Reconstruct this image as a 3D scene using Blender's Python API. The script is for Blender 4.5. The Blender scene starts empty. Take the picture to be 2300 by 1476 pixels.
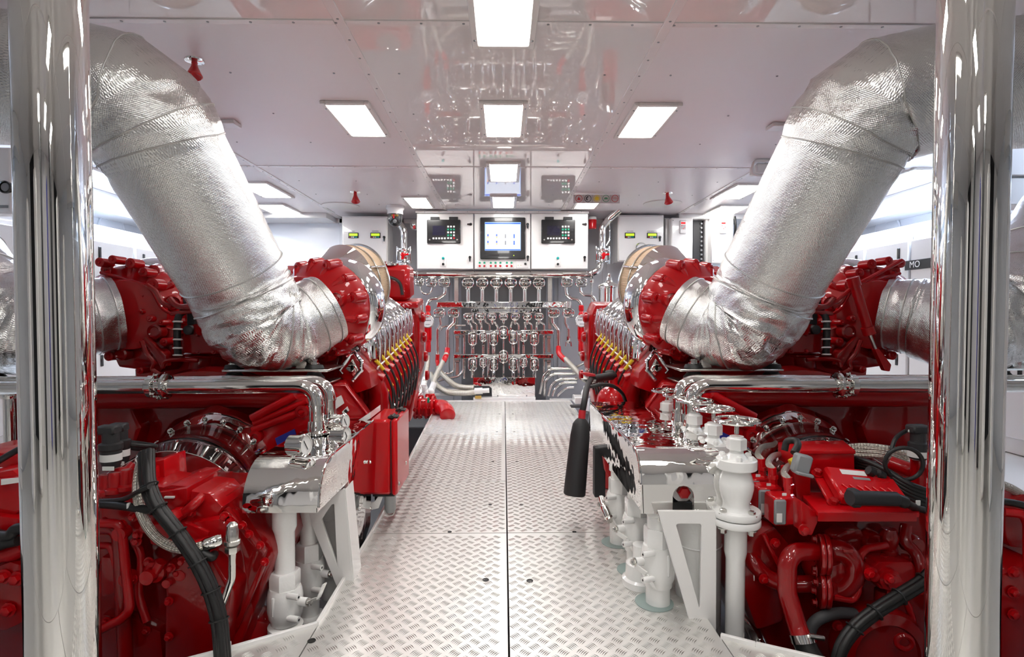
import bpy, bmesh, math, random
from mathutils import Vector as V, Matrix as Mx, noise
random.seed(7)
S = bpy.context.scene
COL = S.collection
F = 1250.0
PI = math.pi
# ---------------------------------------------------------------- camera
cam_d = bpy.data.cameras.new('camera'); cam = bpy.data.objects.new('camera', cam_d); COL.objects.link(cam)
cam_d.sensor_width = 36.0; cam_d.lens = 36.0 * F / 2300.0; cam_d.clip_start = .02
CAM = V((0, 0, .95))
cam.location = CAM
cam.rotation_euler = (PI / 2 - math.atan(33 / F), 0, -math.atan(19 / F))
S.camera = cam
CR = cam.rotation_euler.to_matrix()
# ---------------------------------------------------------------- world and exposure
w = bpy.data.worlds.new('world'); S.world = w; w.use_nodes = True
w.node_tree.nodes['Background'].inputs[0].default_value = (.8, .85, 1, 1)
w.node_tree.nodes['Background'].inputs[1].default_value = .15
S.view_settings.view_transform = 'Standard'; S.view_settings.look = 'None'
S.view_settings.gamma = 1; S.view_settings.use_curve_mapping = False
S.view_settings.exposure = 0.38
S.cycles.max_bounces = 8; S.cycles.diffuse_bounces = 4; S.cycles.glossy_bounces = 5; S.cycles.transmission_bounces = 6
LENS_POWER = 15.0
COOL_POWER = 26.0

def ray(px, py): return CR @ V(((px - 1150) / F, -(py - 738) / F, -1))
def at(px, py, Y):
    d = ray(px, py); return CAM + d * (Y / d.y)
def atz(px, py, z):
    d = ray(px, py); return CAM + d * ((z - CAM.z) / d.z)

# ---------------------------------------------------------------- materials
MATS = {}
def mat(name, col=(.8, .8, .8), rough=.4, metal=0., coat=0., spec=None, emit=None, es=1., bump=None, weave=None, tint=None, ior=None, trans=0., rvar=None):
    if name in MATS: return MATS[name]
    m = bpy.data.materials.new(name); m.use_nodes = True
    nt = m.node_tree; N = nt.nodes; L = nt.links; p = N['Principled BSDF']
    p.inputs['Base Color'].default_value = (*col, 1); p.inputs['Roughness'].default_value = rough
    p.inputs['Metallic'].default_value = metal; p.inputs['Coat Weight'].default_value = coat
    p.inputs['Coat Roughness'].default_value = .03
    if spec is not None: p.inputs['Specular IOR Level'].default_value = spec
    if ior: p.inputs['IOR'].default_value = ior
    if trans: p.inputs['Transmission Weight'].default_value = trans
    if emit: p.inputs['Emission Color'].default_value = (*emit, 1); p.inputs['Emission Strength'].default_value = es
    tc = N.new('ShaderNodeTexCoord')
    if tint:   # (second colour, scale) slow colour mottling
        nz = N.new('ShaderNodeTexNoise'); nz.inputs['Scale'].default_value = tint[1]; nz.inputs['Detail'].default_value = 4
        mx = N.new('ShaderNodeMix'); mx.data_type = 'RGBA'
        mx.inputs[6].default_value = (*col, 1); mx.inputs[7].default_value = (*tint[0], 1)
        L.new(tc.outputs['Object'], nz.inputs[0]); L.new(nz.outputs[0], mx.inputs[0]); L.new(mx.outputs[2], p.inputs['Base Color'])
    if rvar:   # (low, high, scale)
        nz = N.new('ShaderNodeTexNoise'); nz.inputs['Scale'].default_value = rvar[2]; nz.inputs['Detail'].default_value = 3
        mr = N.new('ShaderNodeMapRange'); mr.inputs[3].default_value = rvar[0]; mr.inputs[4].default_value = rvar[1]
        L.new(tc.outputs['Object'], nz.inputs[0]); L.new(nz.outputs[0], mr.inputs[0]); L.new(mr.outputs[0], p.inputs['Roughness'])
    bn = None
    if bump:   # (scale, distance)
        nz = N.new('ShaderNodeTexNoise'); nz.inputs['Scale'].default_value = bump[0]; nz.inputs['Detail'].default_value = 2
        bn = N.new('ShaderNodeBump'); bn.inputs['Distance'].default_value = bump[1]; bn.inputs['Strength'].default_value = 1
        L.new(tc.outputs['Object'], nz.inputs[0]); L.new(nz.outputs[0], bn.inputs['Height']); L.new(bn.outputs[0], p.inputs['Normal'])
    if weave:  # (u threads, v threads, distance, diagonal) woven relief from the tube's own uv
        uv = N.new('ShaderNodeUVMap'); sp = N.new('ShaderNodeSeparateXYZ'); L.new(uv.outputs[0], sp.inputs[0])
        def wave(expr):
            a = N.new('ShaderNodeMath'); a.operation = 'MULTIPLY'; L.new(expr[0], a.inputs[0]); a.inputs[1].default_value = expr[1]
            b = N.new('ShaderNodeMath'); b.operation = 'MULTIPLY'; L.new(expr[2], b.inputs[0]); b.inputs[1].default_value = expr[3]
            c = N.new('ShaderNodeMath'); c.operation = 'ADD'; L.new(a.outputs[0], c.inputs[0]); L.new(b.outputs[0], c.inputs[1])
            d = N.new('ShaderNodeMath'); d.operation = 'SINE'; L.new(c.outputs[0], d.inputs[0]); return d
        u, v = sp.outputs[0], sp.outputs[1]
        if weave[3]: s1 = wave((u, weave[0], v, weave[1])); s2 = wave((u, weave[0], v, -weave[1]))
        else: s1 = wave((u, weave[0], v, 0)); s2 = wave((u, 0, v, weave[1]))
        c = N.new('ShaderNodeMath'); c.operation = 'MULTIPLY' ; L.new(s1.outputs[0], c.inputs[0]); L.new(s2.outputs[0], c.inputs[1])
        b2 = N.new('ShaderNodeBump'); b2.inputs['Distance'].default_value = weave[2]; b2.inputs['Strength'].default_value = 1
        L.new(c.outputs[0], b2.inputs['Height']); 
        if bn: L.new(bn.outputs[0], b2.inputs['Normal'])
        L.new(b2.outputs[0], p.inputs['Normal'])
    MATS[name] = m; return m

RED = mat('red_paint', (.43, .001, .004), .35, coat=.6, spec=.15, bump=(60, .0002), tint=((.36, .001, .003), 4))
REDD = mat('shaded_red_cast', (.31, .0006, .002), .34, coat=1., spec=.15, bump=(140, .0003), tint=((.23, .0005, .0015), 6))  # dimness of the gearboxes and pits is put into this darker red
REDB = mat('bright_red_paint', (.56, .002, .006), .35, coat=.6, spec=.15)
REDV = mat('red_valve_enamel', (.62, .003, .008), .3, coat=.8, spec=.2)
CHR = mat('polished_steel', (.80, .79, .76), .035, 1., bump=(3, .003))
CHRP = mat('polished_pillar_steel', (.82, .81, .78), .02, 1.)
CHRS = mat('wavy_mirror_sheet', (.85, .84, .82), .03, 1., bump=(8, .005))
CHRB = mat('bright_chrome', (.90, .91, .93), .05, 1., bump=(12, .001))
STEEL = mat('brushed_steel', (.62, .61, .58), .25, 1.)
CAST = mat('polished_cast_steel', (.74, .71, .66), .1, 1., bump=(40, .002))
FOIL = mat('aluminised_cloth', (.76, .76, .745), .24, 1., bump=(90, .0016), weave=(1000, 800, .0004, False), rvar=(.17, .30, 4))
FOILS = mat('cloth_seam', (.52, .51, .49), .45, .8)
WHITE = mat('white_gloss_paint', (.90, .89, .87), .18, coat=.8)
WHITEV = mat('white_valve_enamel', (.90, .90, .88), .25, coat=.7, bump=(70, .0006))
LOCK = mat('white_locker_laminate', (.80, .79, .78), .2, coat=.3)
CEILG = mat('ceiling_gloss_laminate', (.86, .82, .81), .02, coat=.55, ior=1.55)
CEILM = mat('ceiling_satin_sheet', (.82, .77, .78), .3, 0, rvar=(.24, .42, 1.4), bump=(5, .002), ior=1.7)
CEILT = mat('ceiling_trim_metal', (.84, .80, .79), .25, .1)
FRAME = mat('lamp_frame_paint', (.78, .75, .72), .3)
DIFF = mat('lamp_diffuser', (1, 1, 1), .4, emit=(1, .975, .94), es=LENS_POWER)
DIFC = mat('cool_lamp_diffuser', (1, 1, 1), .4, emit=(.62, .76, 1), es=COOL_POWER)
WALLG = mat('shaded_wall_grey', (.54, .54, .56), .35, coat=.2)  # shadow over the middle of the back wall is in this grey
WALLW = mat('cool_lit_wall', (.80, .83, .89), .3, coat=.2)  # blue-white lamp light on the outer walls is mixed into the colour
ALU = mat('tread_plate_aluminium', (.80, .79, .76), .38, .6, rvar=(.30, .44, 6))
ALUB = mat('tread_bar_aluminium', (.62, .61, .58), .3, .7)
DARK = mat('bilge_grey', (.10, .10, .10), .6)
BLK = mat('black_rubber', (.012, .012, .012), .45)
BLKG = mat('black_gloss_plastic', (.015, .015, .016), .2, coat=.5)
BLKM = mat('black_matt_plastic', (.02, .02, .022), .55)
BRAID = mat('braided_steel_hose', (.62, .59, .52), .32, .9, weave=(60, 330, .0012, True))
YEL = mat('yellow_sleeve', (.85, .60, .02), .4)
FILT = mat('filter_paper', (.72, .52, .36), .8, weave=(700, 0.001, .003, True), bump=(30, .001))
GREY = mat('grey_plastic', (.26, .27, .28), .4)
DIAL = mat('dial_white', (.85, .85, .84), .4)
PAPER = mat('label_paper', (.80, .80, .78), .5)
BLUE = mat('blue_plate', (.03, .04, .32), .4)
GRN = mat('green_key', (.01, .36, .20), .4)
TEAL = mat('teal_button', (.0, .42, .40), .35)
REDK = mat('red_key', (.55, .02, .03), .4)
DRED = mat('dark_red_ink', (.60, .05, .05), .5)
YKEY = mat('yellow_ink', (.85, .62, .05), .5)
SCRD = mat('dark_screen', (.01, .01, .03), .1, coat=1.)
SCRN = mat('monitor_screen', (.1, .2, .5), .2, emit=(.42, .62, 1), es=1.1)
SCRP = mat('monitor_pale_area', (.1, .1, .1), .2, emit=(.72, .82, 1), es=1.05)
SCRB = mat('monitor_blue_bar', (.02, .05, .3), .2, emit=(.03, .1, .5), es=1.)
SCRO = mat('monitor_orange', (.8, .3, .1), .2, emit=(.9, .35, .15), es=.8)
LCDG = mat('green_display', (.3, .5, .02), .3, emit=(.45, .65, .03), es=.9)
LEDR = mat('red_led_display', (.2, 0, 0), .3, emit=(1, .02, .02), es=.9)
INK = mat('black_ink', (.02, .02, .02), .5)
CLEAR = mat('clear_guard', (1, 1, 1), .02, trans=1., ior=1.3)
BRASS = mat('brass', (.6, .4, .12), .3, 1.)

# ---------------------------------------------------------------- mesh builder
def fillet(pts, r, n=6):
    pts = [V(p) for p in pts]; out = [pts[0]]
    for i in range(1, len(pts) - 1):
        a, b, c = pts[i - 1], pts[i], pts[i + 1]
        d1 = (a - b); d2 = (c - b); l1, l2 = d1.length, d2.length
        if l1 < 1e-6 or l2 < 1e-6: continue
        d1 /= l1; d2 /= l2
        ang = d1.angle(d2)
        if ang > PI - .05: out.append(b); continue
        t = min(r / math.tan(ang / 2), l1 * .48, l2 * .48); p, q = b + d1 * t, b + d2 * t
        for k in range(n + 1):
            u = k / n; out.append(p * (1 - u) ** 2 + b * 2 * u * (1 - u) + q * u * u)
    out.append(pts[-1]); return out
def smooth(pts, n=8):
    pts = [V(p) for p in pts]; P = [pts[0] * 2 - pts[1]] + pts + [pts[-1] * 2 - pts[-2]]; out = []
    for i in range(1, len(P) - 2):
        a, b, c, d = P[i - 1:i + 3]
        for k in range(n):
            t = k / n
            out.append(.5 * ((2 * b) + (c - a) * t + (2 * a - 5 * b + 4 * c - d) * t * t + (3 * b - a - 3 * c + d) * t ** 3))
    out.append(pts[-1]); return out
def basis(ax):
    ax = V(ax).normalized(); r = V((0, 0, 1)) if abs(ax.z) < .9 else V((1, 0, 0))
    u = ax.cross(r).normalized(); return u, ax.cross(u).normalized(), ax

class MB:
    M = Mx.Identity(4)
    def __init__(s): s.v = []; s.f = []; s.uv = {}; s.m = MB.M.copy(); s.flip = s.m.determinant() < 0
    def add(s, vs, fs, uvs=None):
        o = len(s.v); s.v += [s.m @ V(p) for p in vs]
        for i, f in enumerate(fs):
            g = [o + k for k in f]; uu = uvs[i] if uvs else None
            if s.flip: g.reverse(); uu = list(reversed(uu)) if uu else None
            if uu: s.uv[len(s.f)] = uu
            s.f.append(g)
        return s
    def box(s, c, d, b=.004, R=None):
        c = V(c); h = [x / 2 for x in d]; b = min(b, min(h) * .9); vs = []; ix = {}
        for sx in (-1, 1):
            for sy in (-1, 1):
                for sz in (-1, 1):
                    for a in range(3):
                        p = [sx * h[0], sy * h[1], sz * h[2]]
                        for k in range(3):
                            if k != a: p[k] -= b * (sx, sy, sz)[k]
                        p = V(p); p = (R @ p) if R else p
                        ix[(sx, sy, sz, a)] = len(vs); vs.append(c + p)
        fs = []
        def face(ks):
            pts = [vs[k] for k in ks]; n = (pts[1] - pts[0]).cross(pts[2] - pts[1]); m = sum(pts, V()) / len(pts) - c
            fs.append(ks if n.dot(m) > 0 else ks[::-1])
        for a in range(3):
            o = [k for k in range(3) if k != a]
            for sg in (-1, 1):
                ks = []
                for q in ((-1, -1), (1, -1), (1, 1), (-1, 1)):
                    t = [0, 0, 0]; t[a] = sg; t[o[0]], t[o[1]] = q; ks.append(ix[(*t, a)])
                face(ks)
            for q in ((-1, -1), (1, -1), (1, 1), (-1, 1)):
                t = [0, 0, 0]; t[o[0]], t[o[1]] = q
                t1 = t[:]; t1[a] = -1; t2 = t[:]; t2[a] = 1
                face([ix[(*t1, o[0])], ix[(*t2, o[0])], ix[(*t2, o[1])], ix[(*t1, o[1])]])
        for sx in (-1, 1):
            for sy in (-1, 1):
                for sz in (-1, 1): face([ix[(sx, sy, sz, a)] for a in range(3)])
        return s.add(vs, fs)
    def lathe(s, o, ax, prof, n=24, caps=True):
        o = V(o); u, w, a = basis(ax); vs = []; fs = []
        for r, t in prof:
            for k in range(n):
                an = 2 * PI * k / n; vs.append(o + a * t + (u * math.cos(an) + w * math.sin(an)) * r)
        m = len(prof)
        for j in range(m - 1):
            for k in range(n):
                k2 = (k + 1) % n; fs.append([j * n + k, j * n + k2, (j + 1) * n + k2, (j + 1) * n + k])
        # u x w = a when w = a x u
        uv = [[(k / n, prof[j][1]), ((k + 1) / n, prof[j][1]), ((k + 1) / n, prof[j + 1][1]), (k / n, prof[j + 1][1])] for j in range(m - 1) for k in range(n)]
        if caps:
            if prof[0][0] > 1e-5: fs.append(list(range(n))[::-1]); uv.append([(0, 0)] * n)
            if prof[-1][0] > 1e-5: fs.append([(m - 1) * n + k for k in range(n)]); uv.append([(0, 0)] * n)
        return s.add(vs, fs, uv)
    def cyl(s, p, q, r, r2=None, n=18, b=0):
        p, q = V(p), V(q); L = (q - p).length; r2 = r if r2 is None else r2
        pr = [(r, 0), (r2, L)] if not b else [(r - b, 0), (r, b), (r2, L - b), (r2 - b, L)]
        return s.lathe(p, q - p, pr, n)
    def ball(s, c, r, n=18, ax=(0, 0, 1), sq=1.):
        k = max(5, n // 2); return s.lathe(c, ax, [(max(1e-4, r * math.sin(PI * i / k)), -r * sq * math.cos(PI * i / k)) for i in range(k + 1)], n, False)
    def tube(s, pts, r, n=14, closed=False, caps=True):
        pts = [V(p) for p in pts]; m = len(pts); rr = r if isinstance(r, (list, tuple)) else [r] * m
        T = []
        for i in range(m):
            a = pts[(i - 1) % m] if closed or i > 0 else pts[0]; b = pts[(i + 1) % m] if closed or i < m - 1 else pts[-1]
            T.append((b - a).normalized())
        u, _, _ = basis(T[0]); vs = []; fs = []; uv = []; acc = [0.]
        for i in range(1, m): acc.append(acc[-1] + (pts[i] - pts[i - 1]).length)
        for i in range(m):
            u = (u - T[i] * u.dot(T[i])).normalized(); w = T[i].cross(u)
            for k in range(n):
                an = 2 * PI * k / n; vs.append(pts[i] + (u * math.cos(an) + w * math.sin(an)) * rr[i])
        for i in range(m if closed else m - 1):
            j = (i + 1) % m
            for k in range(n):
                k2 = (k + 1) % n; fs.append([i * n + k, i * n + k2, j * n + k2, j * n + k])
                y0, y1 = acc[i], acc[j] if j else acc[i] + .01
                uv.append([(k / n, y0), ((k + 1) / n, y0), ((k + 1) / n, y1), (k / n, y1)])
        if caps and not closed:
            fs.append(list(range(n))[::-1]); fs.append([(m - 1) * n + k for k in range(n)]); uv += [[(0, 0)] * n] * 2
        return s.add(vs, fs, uv)
    def ring(s, c, ax, R, r, n=28, m=8, a0=0, a1=2 * PI):
        c = V(c); u, w, _ = basis(ax); full = abs(a1 - a0 - 2 * PI) < 1e-4
        pts = [c + (u * math.cos(a0 + (a1 - a0) * k / n) + w * math.sin(a0 + (a1 - a0) * k / n)) * R for k in range(n if full else n + 1)]
        return s.tube(pts, r, m, full)
    def prism(s, poly, w, b=0):
        """closed polygon of 3-D points extruded by vector w"""
        P = [V(p) for p in poly]; w = V(w); n = len(P); nr = V()
        for i in range(n): nr += (P[i] - P[0]).cross(P[(i + 1) % n] - P[0])
        if nr.dot(w) > 0: P.reverse()
        vs = P + [p + w for p in P]; fs = [list(range(n)), [n + k for k in range(n)][::-1]]
        for k in range(n): k2 = (k + 1) % n; fs.append([k2, k, n + k, n + k2])
        if b:
            bm = bmesh.new(); bv = [bm.verts.new(p) for p in vs]
            for f in fs: bm.faces.new([bv[k] for k in f])
            bmesh.ops.bevel(bm, geom=list(bm.edges), offset=b, segments=2, affect='EDGES', profile=.6)
            bm.verts.index_update(); vs = [v.co.copy() for v in bm.verts]; fs = [[v.index for v in f.verts] for f in bm.faces]; bm.free()
        return s.add(vs, fs)
    def bolt(s, p, ax, r=.008, h=.008):
        a = V(ax).normalized(); p = V(p); s.lathe(p, a, [(r * 1.5, 0), (r * 1.5, h * .25)], 10); return s.lathe(p + a * h * .25, a, [(r, 0), (r, h * .8), (r * .7, h)], 6)
    def flange(s, c, ax, r, t, nb=8, rb=.008, n=26):
        c = V(c); u, w, a = basis(ax); s.lathe(c - a * t / 2, a, [(r - .003, 0), (r, .003), (r, t - .003), (r - .003, t)], n)
        for k in range(nb):
            an = 2 * PI * k / nb; d = u * math.cos(an) + w * math.sin(an)
            for sg in (-1, 1): s.bolt(c + d * (r - rb * 1.9) + a * sg * t / 2, a * sg, rb, rb)
        return s
    def mesh(s, name, sharp=38):
        me = bpy.data.meshes.new(name); me.from_pydata([tuple(p) for p in s.v], [], s.f)
        if s.uv:
            ul = me.uv_layers.new(name='UVMap')
            for fi, uu in s.uv.items():
                pl = me.polygons[fi]
                for k, li in enumerate(pl.loop_indices): ul.data[li].uv = uu[k]
        me.polygons.foreach_set('use_smooth', [True] * len(me.polygons))
        me.set_sharp_from_angle(angle=math.radians(sharp)); me.update(); return me

def obj(name, mb, m, parent=None, label=None, kind=None, sharp=38):
    me = mb.mesh(name, sharp); me.materials.append(m); o = bpy.data.objects.new(name, me); COL.objects.link(o)
    if parent is not None:
        o.parent = parent
        if parent.type == 'EMPTY': o.matrix_parent_inverse = Mx.Translation(-parent.location)
    if label: o['label'] = label
    if kind: o['kind'] = kind
    return o
def thing(name, label, cat, loc, group=None, kind=None):
    o = bpy.data.objects.new(name, None); COL.objects.link(o); o.location = MB.M @ V(loc); o.empty_display_size = .05
    if label: o['label'] = label
    if cat: o['category'] = cat
    if group: o['group'] = group
    if kind: o['kind'] = kind
    return o
def solo(name, mb, m, label, cat, group=None, sharp=38):
    o = obj(name, mb, m, None, label, sharp=sharp); o['category'] = cat
    if group: o['group'] = group
    return o
def kids(o): return [c for c in bpy.data.objects if c.parent is o]
def dup(root, delta, label, group=None):
    def cp(o, par):
        c = o.copy(); COL.objects.link(c); c.parent = par
        for k in CH.get(o.name, []): cp(k, c)
        return c
    CH = {}
    for o in bpy.data.objects:
        if o.parent: CH.setdefault(o.parent.name, []).append(o)
    r = cp(root, None); r.location = root.location + V(delta); r['label'] = label
    if group: r['group'] = group
    return r
def text(s, name, size, loc, rot, m, parent, align='CENTER', ext=.0006, sx=1.):
    cu = bpy.data.curves.new(name, 'FONT'); cu.body = s; cu.size = size; cu.extrude = ext; cu.align_x = align; cu.align_y = 'CENTER'
    cu.materials.append(m); o = bpy.data.objects.new(name, cu); COL.objects.link(o); o.parent = parent
    if parent is not None and parent.type == 'EMPTY': o.matrix_parent_inverse = Mx.Translation(-parent.location)
    bpy.context.view_layer.update(); me = bpy.data.meshes.new_from_object(o); bpy.data.objects.remove(o)
    o = bpy.data.objects.new(name, me); COL.objects.link(o); o.parent = parent
    if parent is not None and parent.type == 'EMPTY': o.matrix_parent_inverse = Mx.Translation(-parent.location)
    o.location = loc; o.rotation_euler = rot; o.scale = (sx, 1, 1); return o
FRONT = (PI / 2, 0, 0)   # text facing the camera (-Y)
NEG = V((0, -1, 0))
def pxbox(mb, x0, y0, x1, y1, Y0, Y1, b=.004):
    a = at(x0, y0, Y0); c = at(x1, y1, Y0); mb.box(((a.x + c.x) / 2, (Y0 + Y1) / 2, (a.z + c.z) / 2), (abs(c.x - a.x), abs(Y1 - Y0), abs(a.z - c.z)), b); return mb
def ppath(*ps): return [at(*p) for p in ps]
ORD = ['leftmost', 'second from left', 'third from left', 'fourth from left', 'fifth from left', 'sixth from left', 'seventh from left', 'eighth from left', 'ninth from left', 'tenth from left']
# ================================================================ THE SETTING
ZC = 2.12; XL, XR = 4.1, 4.1; YB = 6.9; YF = -2.6
ceil = thing('ceiling', None, None, (0, 3, ZC), kind='structure')
xb = [-XL, -1.97, -.655, .665, 2.05, XR]; yb = [YF, -.2, 2.27, 4.47, YB]
for i in range(5):
    for j in range(4):
        x0, x1, y0, y1 = xb[i], xb[i + 1], yb[j], yb[j + 1]
        if i == 2 and j == 3: y1 = 6.3
        gl = (i == 2 or j < 2)
        obj('ceiling_panel', MB().box(((x0 + x1) / 2, (y0 + y1) / 2, ZC + .02), (x1 - x0 - .004, y1 - y0 - .004, .04), .002), CEILG if gl else CEILM, ceil)
for x in xb[1:-1]:
    obj('joint_strip', MB().box((x, (YF + 6.5) / 2, ZC - .001), (.042, 6.5 - YF, .008), .002), CEILT, ceil)
for y in yb[1:-1]:
    for i in range(5): obj('joint_strip', MB().box(((xb[i] + xb[i + 1]) / 2, y, ZC - .001), (xb[i + 1] - xb[i] - .044, .034, .008), .002), CEILT, ceil)
sc = MB()
for x in xb[1:-1]:
    y = .2
    while y < 6.6: sc.lathe((x, y, ZC - .004), (0, 0, -1), [(.006, 0), (.005, .003)], 8); y += .17
for y in yb[1:-1]:
    x = -3.9
    while x < 4: sc.lathe((x, y, ZC - .004), (0, 0, -1), [(.006, 0), (.005, .003)], 8); x += .17
for (x0, x1) in ((-1.97, -.655), (.665, 2.05), (-.655, .665)):
    for y in (2.75, 3.3, 3.85, 4.95, 5.5, 6.0):
        for fx in (.12, .5, .88):
            if x0 > -1 and x0 < 0 and fx == .5: continue
            sc.lathe((x0 + (x1 - x0) * fx + .03 * math.sin(y * 9), y, ZC), (0, 0, -1), [(.006, 0), (.005, .003)], 8)
obj('ceiling_screws', sc, GREY, ceil, kind='stuff')
for s in (-1, 1):   # soffit boxes over the side lockers
    obj('soffit', MB().box((s * 3.95, 3.4, ZC - .10), (.3, 6.9, .2), .004), LOCK, ceil)
    obj('rear_soffit', MB().box((s * 3.0, 6.7, ZC - .03), (1.9, .4, .06), .004), LOCK, ceil)

wl = thing('wall_left', None, None, (-XL, 3, 0), kind='structure'); wr = thing('wall_right', None, None, (XR, 3, 0), kind='structure')
wb = thing('wall_back', None, None, (0, YB, 0), kind='structure'); wf = thing('wall_front', None, None, (0, YF, 0), kind='structure')
for s, wt in ((-1, wl), (1, wr)):
    y = YF
    while y < YB - .1:
        y1 = min(y + .95, YB); obj('wall_panel', MB().box((s * (XL + .03), (y + y1) / 2, .55), (.06, y1 - y - .006, 3.3), .003), WALLW, wt); y = y1
    for yy in (4.3, 5.9):
        r = MB().ring((s * (XL - .01), yy, 1.82), (1, 0, 0), .19, .012, 30, 8); r.lathe((s * XL, yy, 1.82), (-s, 0, 0), [(.185, 0), (.18, .012), (.0001, .014)], 30, False)
        obj('round_hatch', r, WALLW, wt)
    obj('shelf_ledge', MB().box((s * (XL - .06), 3.4, 1.98), (.12, 6.8, .02), .003), LOCK, wt)
# back wall panels with cover strips
for (x0, x1, m) in ((-4.1, -3.05, WALLW), (-3.05, -1.99, WALLW), (-1.99, -1.25, WALLG), (-1.25, -.62, WALLG), (-.62, .62, WALLG), (.62, 1.25, WALLG), (1.25, 2.05, WALLG), (2.05, 3.05, WALLW), (3.05, 4.1, WALLW)):
    obj('wall_panel', MB().box(((x0 + x1) / 2, YB + .03, .6), (x1 - x0 - .006, .06, 3.1), .003), m, wb)
for x in (-3.05, -1.99, 2.05, 3.05): obj('cover_strip', MB().box((x, YB - .004, 1.1), (.05, .01, 2.1), .002), WALLW, wb)
for x in (-1.25, -.7, .7, 1.25): obj('cover_strip', MB().box((x, YB - .004, 1.1), (.05, .01, 2.1), .002), WALLG, wb)
obj('cover_strip', MB().box((0, YB - .004, 2.09), (8.1, .01, .05), .002), LOCK, wb)
# wall behind the photographer; lockers, racks and dark doorway added to fill pillar reflections
for k in range(8):
    obj('wall_panel', MB().box((-3.6 + k * 1.03, YF - .03, .6), (1.02, .06, 3.1), .003), (LOCK, BLKM, LOCK, WALLG, LOCK, LOCK, BLKM, LOCK)[k], wf)
for (x, y, wd, hh, m) in ((-1.55, -1.2, .34, 1.7, LOCK), (1.5, -1.1, .34, 1.7, LOCK), (-.75, -1.9, .22, 2.1, BLKM), (.8, -1.9, .3, 2.1, BLKM), (-2.4, -.5, .4, 1.5, LOCK), (2.4, -.5, .4, 1.5, LOCK), (.25, -2.3, .12, 1.9, BLUE)):
    obj('reflection_upright', MB().box((x, y, hh / 2), (wd, .3, hh), .05), m, wf)
# bilge below the plates
bil = thing('floor', None, None, (0, 3, 0), kind='structure')
obj('bilge_plate', MB().box((0, 2.2, -.82), (8.4, 9.6, .04), .002), DARK, bil)
# ---- tread plates
def tread(x0, x1, y0, y1, inside=None):
    vs = []; fs = []; p = .027; nx = int((x1 - x0) / p); ny = int((y1 - y0) / p)
    for i in range(nx):
        for j in range(ny):
            cx = x0 + (i + .5) * p; cy = y0 + (j + .5) * p
            if (i + j) % 2: continue
            if inside and not inside(cx, cy): continue
            sg = 1 if i % 2 else -1; dx, dy = .64, .77 * sg
            for k in range(5):
                o = (k - 2) * .0062; ox, oy = cx - dy * o, cy + dx * o; l = .0138; wq = .0018; bd = .0016
                ex, ey = -dy, dx; n = len(vs)
                vs += [(ox - dx * l, oy - dy * l, .0001), (ox + ex * (bd - wq), oy + ey * (bd - wq), .0001), (ox + dx * l, oy + dy * l, .0001), (ox + ex * (bd + wq), oy + ey * (bd + wq), .0001), (ox + ex * bd, oy + ey * bd, .0022)]
                fs += [[n, n + 1, n + 4], [n + 1, n + 2, n + 4], [n + 2, n + 3, n + 4], [n + 3, n, n + 4]]
    mb = MB(); mb.v = vs; mb.f = fs; return mb
def plate(poly, bounds, inside=None, label=None):
    o = obj('floor_plate', MB().prism([(x, y, -.006) for x, y in poly], (0, 0, .006)), ALU, bil, label)
    if bounds: obj('tread_bars', tread(*bounds, inside), ALUB, o, kind='stuff', sharp=20)
    return o
g = .003
xe = lambda y: -.57 - (y - 2.39) * .036 if y > 2.39 else -.57
plate([(xe(3.14), 3.14 - g), (xe(2.39), 2.39 + g), (.012, 2.39 + g), (.012, 3.14 - g)], (-.59, .008, 2.40, 3.13), lambda x, y: x > xe(y) + .02)
plate([(-.70, 6.02), (xe(3.14), 3.14 + g), (.012, 3.14 + g), (.012, 6.02)], (-.69, .008, 3.15, 6.0), lambda x, y: x > xe(y) + .02)
plate([(.72, 6.02), (.018, 6.02), (.018, 2.39 + g), (.64, 2.39 + g)], (.02, .70, 2.40, 6.0), lambda x, y: x < .63 + (y - 2.4) * .022)
plate([(-.565, 1.68), (-.565, 2.39 - g), (.012, 2.39 - g), (.012, .4), (-.56, .4)], (-.555, .008, .9, 2.38))
plate([(.635, 1.60), (.635, 2.39 - g), (.018, 2.39 - g), (.018, .4), (.635, .4)], (.02, .63, .9, 2.38))
plate([(-.568, 1.675), (-.80, 1.535), (-1.18, 1.33), (-3.9, 1.33), (-3.9, .4), (-.568, .4)], (-1.4, -.572, .9, 1.67), lambda x, y: y < 1.675 + (x + .568) * .6 - .015 and (x > -1.18 or y < 1.31))
plate([(.638, 1.60), (.72, 1.55), (1.18, 1.33), (3.9, 1.33), (3.9, .4), (.638, .4)], (.642, 1.4, .9, 1.59), lambda x, y: y < 1.60 - (x - .638) * .55 - .015 and (x < 1.18 or y < 1.31))
plate([(-3.9, .395), (3.9, .395), (3.9, YF), (-3.9, YF)], None)
for (px, py) in ((1091, 1303), (1190, 1305), (1101, 1134), (1171, 1134), (1107, 1037), (1161, 1037), (1116, 970), (1155, 970), (1122, 930), (1152, 930), (700, 1440), (1010, 1195), (1290, 1195)):
    p = atz(px, py, 0); r = .012 if py > 1250 else .009
    pl = obj('plate_fastener', MB().lathe((p.x, p.y, -.0005), (0, 0, 1), [(r, 0), (r, .0022), (r * .8, .0024), (r * .7, .001), (.0001, .001)], 14, False), BLK, bil)
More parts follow.
